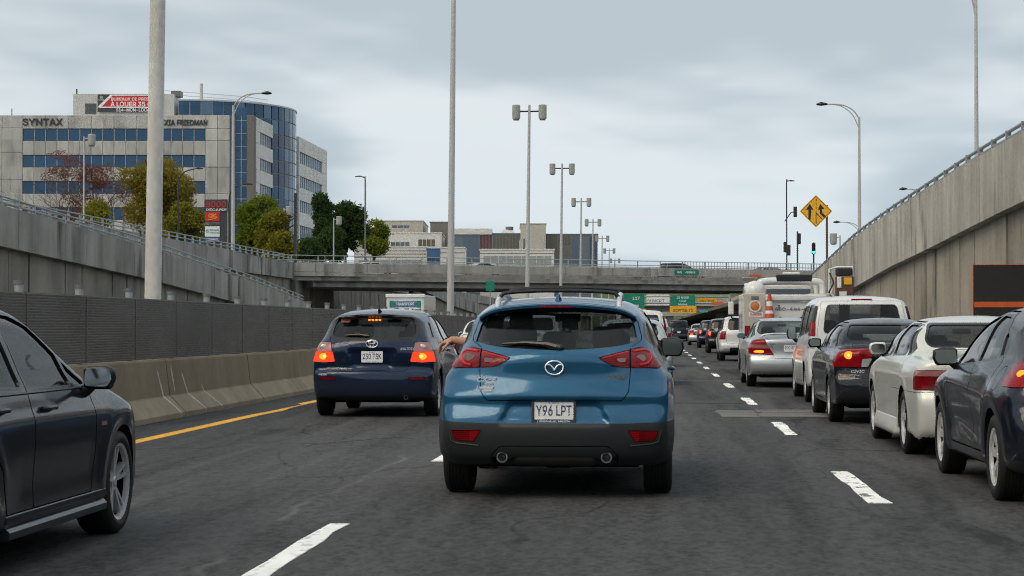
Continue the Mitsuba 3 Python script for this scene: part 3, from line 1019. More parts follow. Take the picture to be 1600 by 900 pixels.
def onbridge(m, o=A, ang=ANG):
    """local frame: x along the bridge, y away from the camera"""
    m = rot(m, ang, (0, 0, 1)); m.apply_translation((o[0], o[1], 0)); return m


br = thing('road_bridge', 'concrete road bridge crossing the whole motorway in the middle distance', 'bridge')
put('deck', onbridge(box(-4, LEN + 30, .32, 17.5, 4.95, 5.3)), 'concrete_bridge', br)
beam = np.array([(.36, 5.60), (.36, 4.86), (.28, 4.78), (.28, 4.46), (1.2, 4.46), (1.2, 4.78), (1.1, 4.86), (1.1, 4.94), (.40, 4.94), (.40, 5.60)])
for yb in (.75, 3.9, 7.0, 10.1, 13.2, 16.0):
    put('girder', onbridge(mv(prism(beam, 1.2, LEN + 6, 'x'), 0, yb)), 'concrete_bridge', br)
x = -3.5
while x < LEN + 28:
    put('parapet', onbridge(cbox(x + .012, min(x + 4.5, LEN + 29) - .012, -.02, .30, 5.62, 6.33, .02)), 'concrete_bridge', br)
    put('parapet', onbridge(cbox(x + .012, min(x + 4.5, LEN + 29) - .012, 17.5, 17.8, 5.62, 6.33, .02)), 'concrete_bridge', br)
    x += 4.5
put('corbel', onbridge(hullm([(-3.5, -.05, 5.3), (4.6, -.05, 5.3), (5.6, -.05, 5.6), (-3.5, -.05, 5.6), (-3.5, .5, 5.3), (4.6, .5, 5.3), (5.6, .5, 5.6), (-3.5, .5, 5.6)])), 'concrete_bridge', br)
put('abutment', box(-31, -28.25, 154.7, 172.9, -.1, 5.0), 'concrete_panel', br)
put('abutment', box(10.2, 15, 168.2, 195.8, -.1, 4.9), 'concrete_right_panel', br)
put('wing_wall', box(9.9, 14, 167.9, 168.2, -.1, 4.4), 'concrete_right_panel', br)
g = thing('bridge_railing', 'thin grey railing along the near edge of the road bridge', 'railing')
for x in np.arange(-3.2, LEN + 14, 2.25):
    put('post', onbridge(box(x - .035, x + .035, .08, .16, 6.32, 6.95)), 'galvanised', g)
for z in (6.55, 6.93):
    put('rail', onbridge(tube([(-3.4, .12, z), (LEN + 14, .12, z)], .035, 8)), 'galvanised', g)
for x in np.arange(LEN - 9, LEN + 12, .3):
    put('picket', onbridge(box(x - .015, x + .015, .10, .14, 6.33, 6.93)), 'galvanised_dark', g)
g = thing('bridge_railing', 'railing along the far edge of the road bridge seen over its parapet', 'railing')
for z in (6.6, 7.0): put('rail', onbridge(tube([(-3.4, 17.65, z), (LEN + 14, 17.65, z)], .04, 8)), 'galvanised', g)
for x in np.arange(-3.2, LEN + 14, 3.0): put('post', onbridge(box(x - .04, x + .04, 17.6, 17.7, 6.32, 7.0)), 'galvanised', g)
# signs on its parapet
s_ = thing('street_sign', 'small green street name sign fixed to the bridge parapet', 'sign')
p = at(1072, 425.5, 172.7)
put('board', onbridge(prism(rpoly([(-1.22, -.22), (1.22, -.22), (1.22, .22), (-1.22, .22)], .12), -.10, -.03), p[:2]), 'sign_green', s_, tw=T().translate([0, 0, float(p[2])]))
put('lettering', onbridge(mv(cat([mv(text('RUE', .17, .02, True), -.72), mv(text('FERRIER', .17, .02, True), .38)]), 0, -.12), p[:2]), 'letter_white', s_, tw=T().translate([0, 0, float(p[2])]))
s_ = thing('warning_plate', 'narrow orange clearance plate fixed to the bridge parapet above the lorry', 'sign')
p = at(1179, 431, 176.0)
put('board', onbridge(box(-.62, .62, -.10, -.04, -.10, .10), p[:2]), 'sign_orange', s_, tw=T().translate([0, 0, float(p[2])]))

# ramp wall and street beyond the bridge
w = thing('retaining_wall', 'ribbed concrete ramp wall seen beneath the bridge beyond the box lorry', 'wall')
F2 = [(178, 6.2), (214, 4.75), (265, 3.6), (330, 2.2)]
wall(w, -21.5, 1, (178, 330), F2, [(y, z - 1.3) for y, z in F2], 'concrete_wall', 'concrete_panel', 2.15, 3.0)
w = thing('retaining_wall', 'far concrete wall carrying the upper street beyond the bridge at left', 'wall')
wall(w, -28.3, 1, (173, 420), [(170, 6.4), (430, 6.4)], [(170, 5.1), (430, 5.1)], 'concrete_wall', 'concrete_panel', 2.6, 4.0)
w = thing('retaining_wall', 'distant right-hand concrete wall in the gap below the bridge', 'wall')
wall(w, 13.0, -1, (196, 420), [(170, 6.0), (430, 6.0)], [(170, 4.7), (430, 4.7)], 'concrete_right', 'concrete_right_panel', 2.8, 4.0)

# second bridge with direction signs
A2, B2 = np.array([-40., 352.]), np.array([45., 352.])
br = thing('road_bridge', 'second low bridge far down the motorway carrying direction signs', 'bridge')
put('deck', box(-45, 60, 352, 366, 4.7, 5.5), 'concrete_bridge', br)
put('beam', box(-30, 40, 352.4, 365.5, 4.0, 4.7), 'concrete_bridge', br)
for x in np.arange(-45, 60, 7): put('parapet', box(x + .03, x + 6.97, 351.6, 351.98, 4.9, 6.3), 'concrete_bridge', br)
for x in (-28, 1.0, 28): put('pier', box(x - .6, x + .6, 353, 365, -.1, 4.0), 'concrete_panel', br)


br = thing('road_bridge', 'third grey bridge closing the view at the far end of the motorway', 'bridge')
put('deck', box(-70, 80, 640, 655, 4.6, 6.6), 'concrete_bridge', br)
for x in (-40, -22, 5.5, 22, 40): put('pier', box(x - 1.2, x + 1.2, 641, 654, -.1, 4.6), 'concrete_panel', br)
struct('hill', hullm([(-400, 900, -1), (400, 900, -1), (-400, 1500, -1), (400, 1500, -1), (-300, 1000, 22), (300, 1000, 20), (-300, 1400, 30), (300, 1400, 26)]), 'grass_bank')


def gantry_sign(label, px0, px1, py0, py1, Y, m, lines=(), lm='letter_white', arrow=False, name='direction_sign'):
    a, b = at(px0, py1, Y), at(px1, py0, Y)
    k = thing(name, label, 'sign')
    put('board', prism(rpoly([(a[0], a[2]), (b[0], a[2]), (b[0], b[2]), (a[0], b[2])], .15), Y, Y + .12, 'y'), m, k)
    h = b[2] - a[2]; c = (a[0] + b[0]) / 2
    ms = []
    for i, (s, hh, dx) in enumerate(lines):
        ms.append(mv(text(s, hh * h, .03, True), c + dx * (b[0] - a[0]), Y - .02, b[2] - h * (i + .62) / max(len(lines), 1)))
    if ms: put('lettering', cat(ms), lm, k)
    return k


gantry_sign('big green direction sign partly hidden by the blue crossover roof', 974, 1007, 459, 482, 330, 'sign_green', (('117', .2, .1), ('Laval', .2, 0)))
gantry_sign('orange strip sign under the green one next to the blue crossover roof', 985, 1010, 482.5, 487, 330, 'sign_yellow')
gantry_sign('green direction sign with two text lines above a yellow board', 1047.5, 1086.5, 461.5, 477.5, 330, 'sign_green', (('15 NORD', .2, 0), ('Laval', .18, 0), ('Mirabel', .18, 0)))
gantry_sign('yellow exit board below the middle green direction sign', 1046.5, 1088, 478.2, 489, 330, 'sign_yellow', (('SORTIE 71', .4, 0),), 'sign_black')
gantry_sign('wide yellow board at the right end of the far sign row', 1088.5, 1120, 466, 473, 332, 'sign_yellow', (('VOIE A DROITE', .32, 0),), 'sign_black')
gantry_sign('small orange board hanging below the wide yellow one far away', 1112, 1132, 472, 476.5, 331, 'sign_orange')
gantry_sign('pale advertising board between the two green direction signs', 1010, 1046, 460, 477, 350, 'sign_white', (('OUVERT', .3, -.1),), 'sign_grey', name='billboard')
gantry_sign('small teal sign above the far lanes in front of the lorry', 1092, 1106, 484, 488, 300, 'sign_teal')
k = thing('sign_gantry', 'thin steel gantry carrying the far direction signs over the road', 'gantry')
ga, gb = at(965, 470, 331), at(1140, 470, 331)
put('beam', cat([tube([(ga[0], 331.2, 5.2), (gb[0], 331.2, 5.2)], .15, 8), tube([(ga[0], 331.2, 6.3), (gb[0], 331.2, 6.3)], .12, 8)]), 'galvanised', k)
for x in (ga[0], gb[0]): put('leg', tube([(x, 331.2, 0), (x, 331.2, 6.6)], .18, 10), 'galvanised', k)
s_ = thing('direction_sign', 'small green sign peeking over the blue crossover roof at left', 'sign')
p = at(784.5, 452, 160)
put('board', box(p[0] - .32, p[0] + .32, 148.2, 148.28, p[2] - .34, p[2] + .38), 'sign_green', s_)
put('post', box(p[0] - .05, p[0] + .05, 148.3, 148.4, 0, p[2] + .3), 'galvanised', s_)
# ---------------------------------------------------------------- the office block at left
def U(px, D): return (px - 800) * D / FPX
def Zp(py, D): return 1.28 + (510 - py) * D / FPX


TOWN = T().rotate([0, 0, 1], math.degrees(YAW))          # the block stands square to the camera's heading: x right, y away


def bp(key, name, m, matr, smooth=False): return put(name, m, matr, key, smooth, tw=TOWN)


ob = thing('office_building', 'grey concrete office block with blue window bands and a curved glass tower', 'building')
D0, ZR = 260.0, 29.2
BANDS = [(25.8, 27.4), (22.3, 23.9), (18.8, 20.45), (15.35, 16.98), (11.9, 13.5), (8.4, 10.0)]
uL, uA, uB, uR = U(-95, D0), U(34, D0), U(320, D0), U(358, D0)
bp(ob, 'core', box(uL, uR - .1, D0 + .42, D0 + 24, 5.9, ZR - .3), 'joint_dark')
bp(ob, 'roof', box(uL, uR, D0 + .4, D0 + 24, ZR - .3, ZR - .1), 'facade_concrete')
NP = 16
pw = (uB - uA) / NP


def slab(u0, u1, z0, z1, m='facade_concrete', w=0., j=.02):
    return bp(ob, 'wall_panel', cbox(u0 + j, u1 - j, D0 + w + RNG.normal(0, .012), D0 + w + .4, z0 + j, z1 - j, .03), m)


for i in range(4):                                        # plain end wall
    a = uL + (uA - uL) / 4 * i
    zz = [5.9, 10.3, 13.8, 17.2, 20.7, 24.2, 27.5, ZR]
    for z0, z1 in zip(zz[:-1], zz[1:]): slab(a, a + (uA - uL) / 4, z0, z1)
tops = [27.4] + [b[0] for b in BANDS]
for i in range(0, NP, 2): slab(uA + pw * i, uA + pw * (i + 2), 27.4, ZR)
for k, (z0, z1) in enumerate(BANDS):
    low = BANDS[k + 1][1] if k + 1 < len(BANDS) else 5.9
    for i in range(NP):
        u = uA + pw * i
        slab(u, u + pw, low, z0)
        bp(ob, 'window', cbox(u + .035, u + pw - .035, D0 + .20, D0 + .30, z0 + .02, z1 - .02, .01), 'facade_blue')
        if i: bp(ob, 'mullion', box(u - .03, u + .03, D0 + .13, D0 + .32, z0, z1), 'mullion')
zz = [5.9, 8.4, 11.9, 15.4, 18.8, 22.3, 25.8, 27.4, ZR]
for z0, z1 in zip(zz[:-1], zz[1:]):
    for i in range(2): slab(uB + (uR - uB) / 2 * i, uB + (uR - uB) / 2 * (i + 1), z0, z1)
# glass slot and pier beside it
a, b = U(365, D0), U(384, D0)
bp(ob, 'pier', box(uR - .05, a, D0 + .5, D0 + 2, 5.9, ZR), 'facade_grey_glass')
zs = np.arange(6, 28.9, 1.74)
for z0 in zs:
    for i in range(2):
        bp(ob, 'window', cbox(a + (b - a) / 2 * i + .04, a + (b - a) / 2 * (i + 1) - .04, D0 + 1.0, D0 + 1.1, z0 + .04, z0 + 1.70, .01), 'facade_blue')
bp(ob, 'glazing_frame', box(a, b, D0 + 1.05, D0 + 1.4, 5.9, ZR), 'mullion')
bp(ob, 'pier', cbox(b, U(399, D0 + 2), D0 + .6, D0 + 4, 5.9, ZR + .05, .05), 'facade_brown')
# receding side wings
def wing(P0, P1, ztop, n, s0, s1, glass, bands, low=5.9):
    P0, P1 = np.array(P0), np.array(P1)
    L_ = float(np.linalg.norm(P1 - P0)); ang = math.degrees(math.atan2(P1[1] - P0[1], P1[0] - P0[0]))
    tw = TOWN @ T().translate([float(P0[0]), float(P0[1]), 0]) @ T().rotate([0, 0, 1], ang)
    q = lambda nme, m, matr: put(nme, m, matr, ob, tw=tw)
    q('core', box(0, L_, .45, 9, low, ztop - .3), 'joint_dark')
    edges = [ztop] + [z for b in bands for z in (b[1], b[0])] + [low]
    for z1, z0 in zip(edges[0::2], edges[1::2]):
        for i in range(6): q('wall_panel', cbox(L_ / 6 * i + .02, L_ / 6 * (i + 1) - .02, RNG.normal(0, .01), .4, z0 + .02, z1 - .02, .03), 'facade_side')
    for z0, z1 in bands:
        q('wall_panel', box(0, s0, 0, .4, z0 + .02, z1 - .02), 'facade_side'); q('wall_panel', box(s1, L_, 0, .4, z0 + .02, z1 - .02), 'facade_side')
        w_ = (s1 - s0) / n
        for i in range(n):
            q('window', box(s0 + w_ * i + .05, s0 + w_ * (i + 1) - .05, .2, .3, z0 + .03, z1 - .03), glass)
            if i: q('mullion', box(s0 + w_ * i - .05, s0 + w_ * i + .05, .10, .35, z0, z1), 'mullion')


wing((U(399, 262), 262.3), (-32.75, 279.5), ZR, 8, 2.6, 14.6, 'facade_grey_glass', BANDS[:5])
wing((-31.4, 290), (-29.5, 314), ZR + .1, 12, 1.0, 19.5, 'facade_blue_pale', [(25.4, 27.1), (21.8, 23.5), (18.2, 19.9), (11.5, 16.2), (6.4, 10.8)])  # sky reflection of these panes is put into their pale blue colour
# curved glass tower
CX, CY, RR = -45.3, 281.3, 14.4
ZT = Zp(155, 266.5)
arc = [(CX + (RR - .25) * math.cos(t), CY + (RR - .25) * math.sin(t)) for t in np.radians(np.linspace(-90, 60, 60))]
bp(ob, 'tower_core', prism(np.array(arc + [(CX, CY + 14)]), 6, ZT - .1, 'z'), 'mullion')
levels = [6.0, 8.0, 10.0, 11.8, 13.6, 15.4, 17.2, 19.0, 20.8, 22.6, 24.4, 26.2, 28.0, 30.0, ZT]
for zi, (z0, z1) in enumerate(zip(levels[:-1], levels[1:])):
    for i, t in enumerate(np.arange(-90, 40, 6.2)):
        if z1 < 29.0 and t < -50: continue
        t0, t1 = math.radians(t + .35), math.radians(t + 5.85)
        q = [(CX + r * math.cos(t_), CY + r * math.sin(t_)) for r, tt in ((RR, (t0, (t0 + t1) / 2, t1)), (RR - .12, (t1, (t0 + t1) / 2, t0))) for t_ in tt]
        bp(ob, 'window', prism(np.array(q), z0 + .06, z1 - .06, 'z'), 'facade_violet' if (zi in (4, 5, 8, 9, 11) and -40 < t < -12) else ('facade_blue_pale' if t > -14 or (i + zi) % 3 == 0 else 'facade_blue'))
bp(ob, 'tower_cap', prism(np.array([(CX + (RR + .1) * math.cos(t), CY + (RR + .1) * math.sin(t)) for t in np.radians(np.linspace(-90, 60, 60))] + [(CX, CY + 14)]), ZT - .08, ZT + .12, 'z'), 'mullion')
# plant room on the roof
DP = 268.0
pa, pb, pz = U(113, DP), U(271, DP), Zp(146, DP)
bp(ob, 'plant_room', box(pa, pb, DP, DP + 9, ZR - .2, pz), 'metal_clad')
for i in range(26): bp(ob, 'cladding_rib', box(pa + (pb - pa) / 26 * i + .02, pa + (pb - pa) / 26 * i + .08, DP - .035, DP, ZR, pz), 'metal_clad')
for i in range(9): bp(ob, 'louvre', rot(box(U(132, DP), U(149, DP), DP - .10, DP - .02, Zp(177, DP) + .16 * i, Zp(177, DP) + .16 * i + .13), 20, (1, 0, 0), (0, DP, Zp(177, DP) + .16 * i)), 'facade_grey_glass')
bp(ob, 'vent_pipe', mv(trimesh.creation.cylinder(.22, 2.4, sections=12), U(310, DP), DP + 2, Zp(141, DP)), 'pole_grey')
bp(ob, 'air_unit', box(U(264, DP), U(279, DP), DP + 1, DP + 3, pz - .2, pz + .55), 'sign_grey')
bp(ob, 'roof_mast', tube([(U(116, DP), DP + 1, pz), (U(116, DP), DP + 1, pz + .8)], .10, 8), 'pole_dark')
bp(ob, 'roof_mast', tube([(U(8, D0), D0 + 3, ZR), (U(8, D0), D0 + 3, ZR + 1.2)], .06, 8), 'pole_dark')
for z in (.5, 1.0): bp(ob, 'roof_railing', tube([(pb - 3, DP + 4, pz + z), (pb + 9, DP + 4, pz + z - .9), (pb + 12, DP + 6, ZT + z - .2)], .035, 6), 'galvanised')
bp(ob, 'fascia_lettering', mv(text('SYNTAX', .86, .12, True, 5.3), U(65.5, D0), D0 - .10, Zp(190, D0)), 'sign_back')
bp(ob, 'fascia_lettering', mv(text('ALEXIA FRIEDMAN', .70, .12, True, 7.1), U(281, D0), D0 - .10, Zp(191, D0)), 'sign_back')
bn = thing('banner', 'red and black rental banner on the rooftop plant room of the office block', 'banner')
DB = DP - .30
X_, Z_ = (lambda p: U(p, DB)), (lambda p: Zp(p, DB))
P_ = lambda pts: np.array([(X_(a), Z_(b)) for a, b in pts])
bq = lambda nme, m, matr: put(nme, m, matr, bn, tw=TOWN)
bq('board', prism(P_([(151.5, 147), (251, 147), (251, 174.3), (151.5, 174.3)]), DB, DB + .1, 'y'), 'sign_back')
bq('white_band', prism(P_([(171, 147.2), (251, 147.2), (251, 149), (174.2, 149), (157.6, 166.2), (251, 166.2), (251, 168), (153.4, 168), (151.6, 165.8)]), DB - .03, DB - .01, 'y'), 'sign_white')
bq('red_field', prism(P_([(174.6, 149.1), (251, 149.1), (251, 166), (158.4, 166)]), DB - .03, DB - .008, 'y'), 'sign_red')
for s_, h_, x0, x1, y_ in (('BUREAUX DE PRESTIGE', .40, 172.5, 247, 154.2), ('À LOUER 35 000', .60, 171.5, 247, 161.2), ('514-MON-LOCAL', .42, 180.5, 236, 171.2)):
    bq('lettering', mv(text(s_, h_, .02, True, X_(x1) - X_(x0)), (X_(x0) + X_(x1)) / 2, DB - .06, Z_(y_)), 'letter_white')
bq('logo', cat([mv(text('CORE', .22, .02, True, .75), X_(157), DB - .03, Z_(155.5))] + [box(X_(155 + i * 1.8), X_(156 + i * 1.8), DB - .03, DB - .01, Z_(153.5), Z_(149.5)) for i in range(3)]), 'metal_clad')

# ---------------------------------------------------------------- low buildings beyond the bridge
def block(label, D, px0, px1, py0, depth, m, bands=(), name='building', rib=None, base=6.0):
    """a plain building square to the camera's heading; bands: (px0, px1, py0, py1, n, material)"""
    k = thing(name, label, 'building')
    w_ = T().rotate([0, 0, 1], math.degrees(YAW))
    u0, u1, z1 = U(px0, D), U(px1, D), Zp(py0, D)
    put('wall', cbox(u0, u1, D, D + depth, base - .1, z1, .05), m, k, tw=w_)
    put('roof_edge', cbox(u0 - .15, u1 + .15, D - .12, D + depth + .1, z1 - .02, z1 + .25, .04), m, k, tw=w_)
    for a, b, c, d, n, g in bands:
        q = (U(b, D) - U(a, D)) / n
        for i in range(n):
            put('window', box(U(a, D) + q * i + .06, U(a, D) + q * (i + 1) - .06, D - .05, D + .05, Zp(d, D), Zp(c, D)), g, k, tw=w_)
    if rib:
        for py in rib: put('siding_groove', box(u0, u1, D - .03, D + .01, Zp(py, D) - .08, Zp(py, D) + .08), 'facade_brown', k, tw=w_)
    return k


block('cream box-shaped upper building left of the second lamp post', 430, 598, 661, 346, 25, 'facade_beige', ((612, 640, 352, 356, 3, 'facade_grey_glass'),))
block('pale low building with olive windows below the cream one', 400, 604, 690, 365, 20, 'facade_white', ((653, 680, 374, 385, 4, 'facade_olive'), (610, 640, 378, 386, 4, 'facade_grey_glass')))
block('small taupe block half hidden behind the second lamp post', 425, 672, 700, 348, 18, 'facade_brown', ((675, 698, 366, 388, 3, 'facade_olive'),))
block('long cream shed with ribbed siding behind the bridge railing', 360, 553, 668, 387, 30, 'facade_white', ((560, 660, 406, 418, 6, 'facade_pale_glass'),), rib=(392, 397, 402))
block('white box unit between the blue canopies behind the bridge railing', 350, 688, 726, 388, 12, 'facade_white', rib=(395,))
block('dark blue shop front with canopy behind the bridge railing', 356, 667, 688, 390, 12, 'sign_blue', ((668, 687, 402, 412, 3, 'facade_blue'),))
k = block('long mixed glass and red panel building in the middle distance', 400, 706, 812, 366, 30, 'facade_grey_glass',
          ((710, 722, 369, 412, 2, 'facade_grey_glass'), (723, 748, 369, 412, 4, 'facade_soft_blue'), (749.5, 769, 367.5, 391, 4, 'facade_red'), (770, 811, 367.5, 391, 8, 'facade_olive')))
put('top_band', cbox(U(704, 400), U(769, 400), 399.6, 425, Zp(366.5, 400), Zp(357, 400), .05), 'facade_white', k, tw=TOWN)
block('tall beige stair tower rising above the mixed glass building', 398, 813.5, 853, 350.5, 20, 'facade_beige', ((817, 821, 373, 390, 1, 'sign_grey'),))
block('dark olive and blue glass building right of the beige tower', 402, 853, 934, 367, 40, 'sign_grey',
      ((854, 871, 369, 383, 3, 'facade_olive'), (854, 871, 385, 400, 3, 'facade_olive'), (872, 892, 369, 383, 4, 'facade_olive'), (872, 892, 385, 400, 4, 'facade_brown'), (893, 907, 369, 415, 3, 'facade_soft_blue'), (908, 920, 370, 415, 3, 'facade_grey_glass'), (921, 933, 370, 415, 3, 'facade_violet')))
block('cream canopy building with flat roof below the beige tower', 370, 750, 866, 391, 14, 'facade_white', ((755, 862, 400, 414, 9, 'facade_pale_glass'),), rib=(396,))
k = thing('rooftop_unit', 'white rooftop ventilation unit on the mixed glass building', 'roof unit')
put('housing', hullm([(U(781, 405), 405, 24.9 - 5.2), (U(808, 405), 405, 19.7), (U(781, 405), 409, 19.7), (U(808, 405), 409, 19.7), (U(786, 405), 406, 21.3), (U(802, 405), 406, 21.0), (U(786, 405), 408, 21.3), (U(802, 405), 408, 21.0)]), 'facade_white', k, tw=TOWN)
put('fan', mv(trimesh.creation.cylinder(.8, .7, sections=16), U(796, 405), 407, 21.5), 'sign_grey', k, tw=TOWN)


# ---------------------------------------------------------------- trees
def leaves(blobs, n, size, seed):
    """n pairs of leaf sprays scattered through the blobs, thinned by noise so that the crown has gaps"""
    r = np.random.default_rng(seed)
    B = np.array(blobs)
    w = B[:, 3] * B[:, 4] * B[:, 5]
    i = r.choice(len(B), n, p=w / w.sum())
    d = r.normal(size=(n, 3)); d /= np.linalg.norm(d, axis=1, keepdims=True)
    p = B[i, :3] + d * (r.uniform(.35, 1.10, n) ** .6)[:, None] * B[i, 3:]
    p = p[meshkit.noise(p * .9, seed) > .33]
    n = len(p)
    s = (size * r.uniform(.6, 1.3, n))[:, None]
    u = r.normal(size=(n, 3)) * [1, 1, .6]; u /= np.linalg.norm(u, axis=1, keepdims=True)
    v = np.cross(u, r.normal(size=(n, 3))); v /= np.linalg.norm(v, axis=1, keepdims=True) + 1e-9
    out = []
    for _ in range(2):
        q = p + r.normal(0, size * .7, (n, 3))
        out.append(np.stack([q - u * s, q + v * s * .45, q + u * s, q - v * s * .45], 1))
        u, v = v, np.cross(u, v)
    vs = np.concatenate(out).reshape(-1, 3)
    return vs, np.arange(len(vs)).reshape(-1, 4)


def branch(p, d, ln, r, depth, rng, out, spread=.5):
    pts = [p]
    for i in range(4):
        d = d + rng.normal(0, .10, 3); d /= np.linalg.norm(d)
        pts.append(pts[-1] + d * ln / 4)
    out.append(tube(pts, np.linspace(r, r * .55, 5), 6 if r > .04 else 4, False))
    if depth == 0: return
    for i in range(3):
        a = pts[2 + i if i < 3 else 4]
        nd = d + rng.normal(0, spread, 3); nd[2] = abs(nd[2]) * .7 + .2; nd /= np.linalg.norm(nd)
        branch(a, nd, ln * rng.uniform(.55, .8), r * .55, depth - 1, rng, out, spread)


def tree(label, px, D, pbase, ptop, wpx, matr, n, size, seed, kind='round', name='tree', trunk=.22):
    rng = np.random.default_rng(seed)
    u, z0, z1 = U(px, D), 5.9, Zp(ptop, D)
    hw = wpx * D / FPX / 2
    zb = Zp(pbase, D)
    k = thing(name, label, 'tree')
    limbs = []
    h = z1 - z0
    limbs.append(tube([(u, D, z0 - .2), (u + .1, D, z0 + h * .3), (u, D + .1, z0 + h * .6), (u, D, z0 + h * .85)], [trunk, trunk * .8, trunk * .5, trunk * .2], 8))
    for i in range(9):
        a = rng.uniform(0, 6.28); t = rng.uniform(.25, .7)
        s = np.array([u, D, z0 + h * t]); e = np.array([u + math.cos(a) * hw * .7, D + math.sin(a) * hw * .7, min(z1 - .5, z0 + h * t + h * .25)])
        limbs.append(tube([s, (s + e) / 2 + [0, 0, .3], e], [trunk * .4, trunk * .25, .03], 6))
    put('trunk', cat(limbs), 'bark', k, True, tw=TOWN)
    blobs = []
    for i in range(16):
        t = rng.uniform(0, 1)
        z = zb + (z1 - zb) * (.12 + .76 * t)
        spread = hw * (math.sin(math.pi * min(1, .18 + .8 * t)) ** .7 if kind == 'round' else (1 - t * .75))
        a = rng.uniform(0, 6.28); rr = rng.uniform(.1, .75) * spread
        s = hw * rng.uniform(.32, .52)
        blobs.append((u + math.cos(a) * rr, D + math.sin(a) * rr, z, s, s, s * .8))
    v, f = leaves(blobs, n, size, seed)
    put('crown', (v, f), matr, k, tw=TOWN)
    return k


tree('golden brown tree behind the thick pole in front of the office block', 238, 190, 372, 238, 134, 'leaf_gold', 12000, .17, 3)
tree('green tree low beside the golden tree right of the thick pole', 288, 184, 378, 322, 74, 'leaf_olive', 5500, .16, 4)
tree('bright green tree behind the totem sign and street lamp', 398, 186, 398, 303, 92, 'leaf_green', 9000, .17, 5)
tree('olive yellow tree at the right corner of the office block', 438, 180, 404, 326, 72, 'leaf_olive', 7500, .16, 6)
tree('dark green tall tree with two tops beside the office block', 503, 222, 405, 298, 56, 'leaf_dark', 9000, .19, 7, 'cone')
tree('dark green spreading tree right of the two-topped tree', 538, 226, 402, 318, 84, 'leaf_dark', 12000, .19, 8)
tree('lime green round tree at the left end of the low buildings', 583, 240, 396, 348, 58, 'leaf_lime', 7500, .18, 9)
tree('low dark bush tree at the foot of the glass tower', 484, 205, 408, 376, 64, 'leaf_dark', 5000, .18, 10, trunk=.1)
tree('dark low tree filling the gap between the dark trees by the bridge', 520, 218, 408, 362, 70, 'leaf_dark', 6500, .18, 14, trunk=.1)
tree('low olive tree by the bare russet tree and the railing', 150, 180, 352, 322, 70, 'leaf_olive', 1800, .16, 12, trunk=.1)
k = thing('tree', 'thin russet tree nearly bare of leaves in front of the blue windows', 'tree')
rng = np.random.default_rng(21)
tw_, D_ = [], 200.0
for i in range(7):
    d = np.array([rng.normal(0, .55), rng.normal(0, .4), 1.0]); d /= np.linalg.norm(d)
    branch(np.array([U(137, D_) + rng.normal(0, .2), D_, 7.5]), d, 5.2, .09, 4, rng, tw_, .55)
tw_.append(tube([(U(137, D_), D_, 5.8), (U(137, D_), D_, 8.2)], [.22, .15], 8))
put('branches', cat(tw_), 'bark_red', k, tw=TOWN)
v, f = leaves([(U(137, D_) + rng.normal(0, 1.5), D_ + rng.normal(0, 1), rng.uniform(11, 18), 1.4, 1.4, 1.3) for i in range(14)], 5200, .11, 22)
put('crown', (v, f), 'leaf_russet', k, tw=TOWN)
# ---------------------------------------------------------------- lamps, signals, signs
def drum(k, p, r=.24, h=.85):
    m = lathe([(0, h / 2), (r * .9, h / 2), (r, h / 2 - .04), (r, -h / 2 + .10), (r * .85, -h / 2), (0, -h / 2)][::-1], 20)
    put('lamp_housing', mv(m, *p), 'lamp_drum', k, 30)
    put('lamp_glass', mv(trimesh.creation.cylinder(r * .7, .06, sections=16), p[0], p[1], p[2] - h / 2 - .03), 'sign_grey', k)


def mast(Y, label, top=14.6, lean=.012, r0=.145, r1=.075, base=0.0, X=-7.42, heads=True, matr='pole_grey', group=None):
    k = thing('lamp_post', label, 'lamp post', group)
    dx = lean * (top - base)
    put('pole', tube([(X, Y, base), (X + dx * .33, Y, base + (top - base) * .33), (X + dx * .66, Y, base + (top - base) * .66), (X + dx, Y, top)], np.linspace(r0, r1, 4), 16), matr, k, 50)
    put('base_plate', cbox(X - .22, X + .22, Y - .22, Y + .22, base, base + .9, .04), 'concrete_barrier', k)
    if heads:
        put('cross_arm', tube([(X + dx - .95, Y, top - .38), (X + dx + .95, Y, top - .38)], .045, 8), 'pole_dark', k)
        for s_ in (-1, 1): drum(k, (X + dx + s_ * .78, Y, top - .42))
    return k


mast(29.1, 'thick weathered concrete lamp post rising out of frame behind the screen fence', 16, .013, .128, .098, matr='pole_concrete', X=-7.50)
mast(71.9, 'slim pale lamp post rising out of frame above the navy hatchback', 17, .010, .14, .07, matr='pole_grey')
for i, Y in enumerate((115.9, 158, 200.5, 240, 284, 330, 380)):
    mast(Y, ['tallest visible lamp post with two drum lamps in the median', 'second tallest lamp post with two drum lamps beyond the tallest', 'third lamp post with two drum lamps in the receding row', 'fourth lamp post with two drum lamps in the receding row',
             'fifth lamp post with two small drum lamps, just right of the dark glass building', 'sixth tiny lamp post with two drums near the bridge railing', 'farthest tiny lamp post with two drums low over the bridge'][i], 14.35)


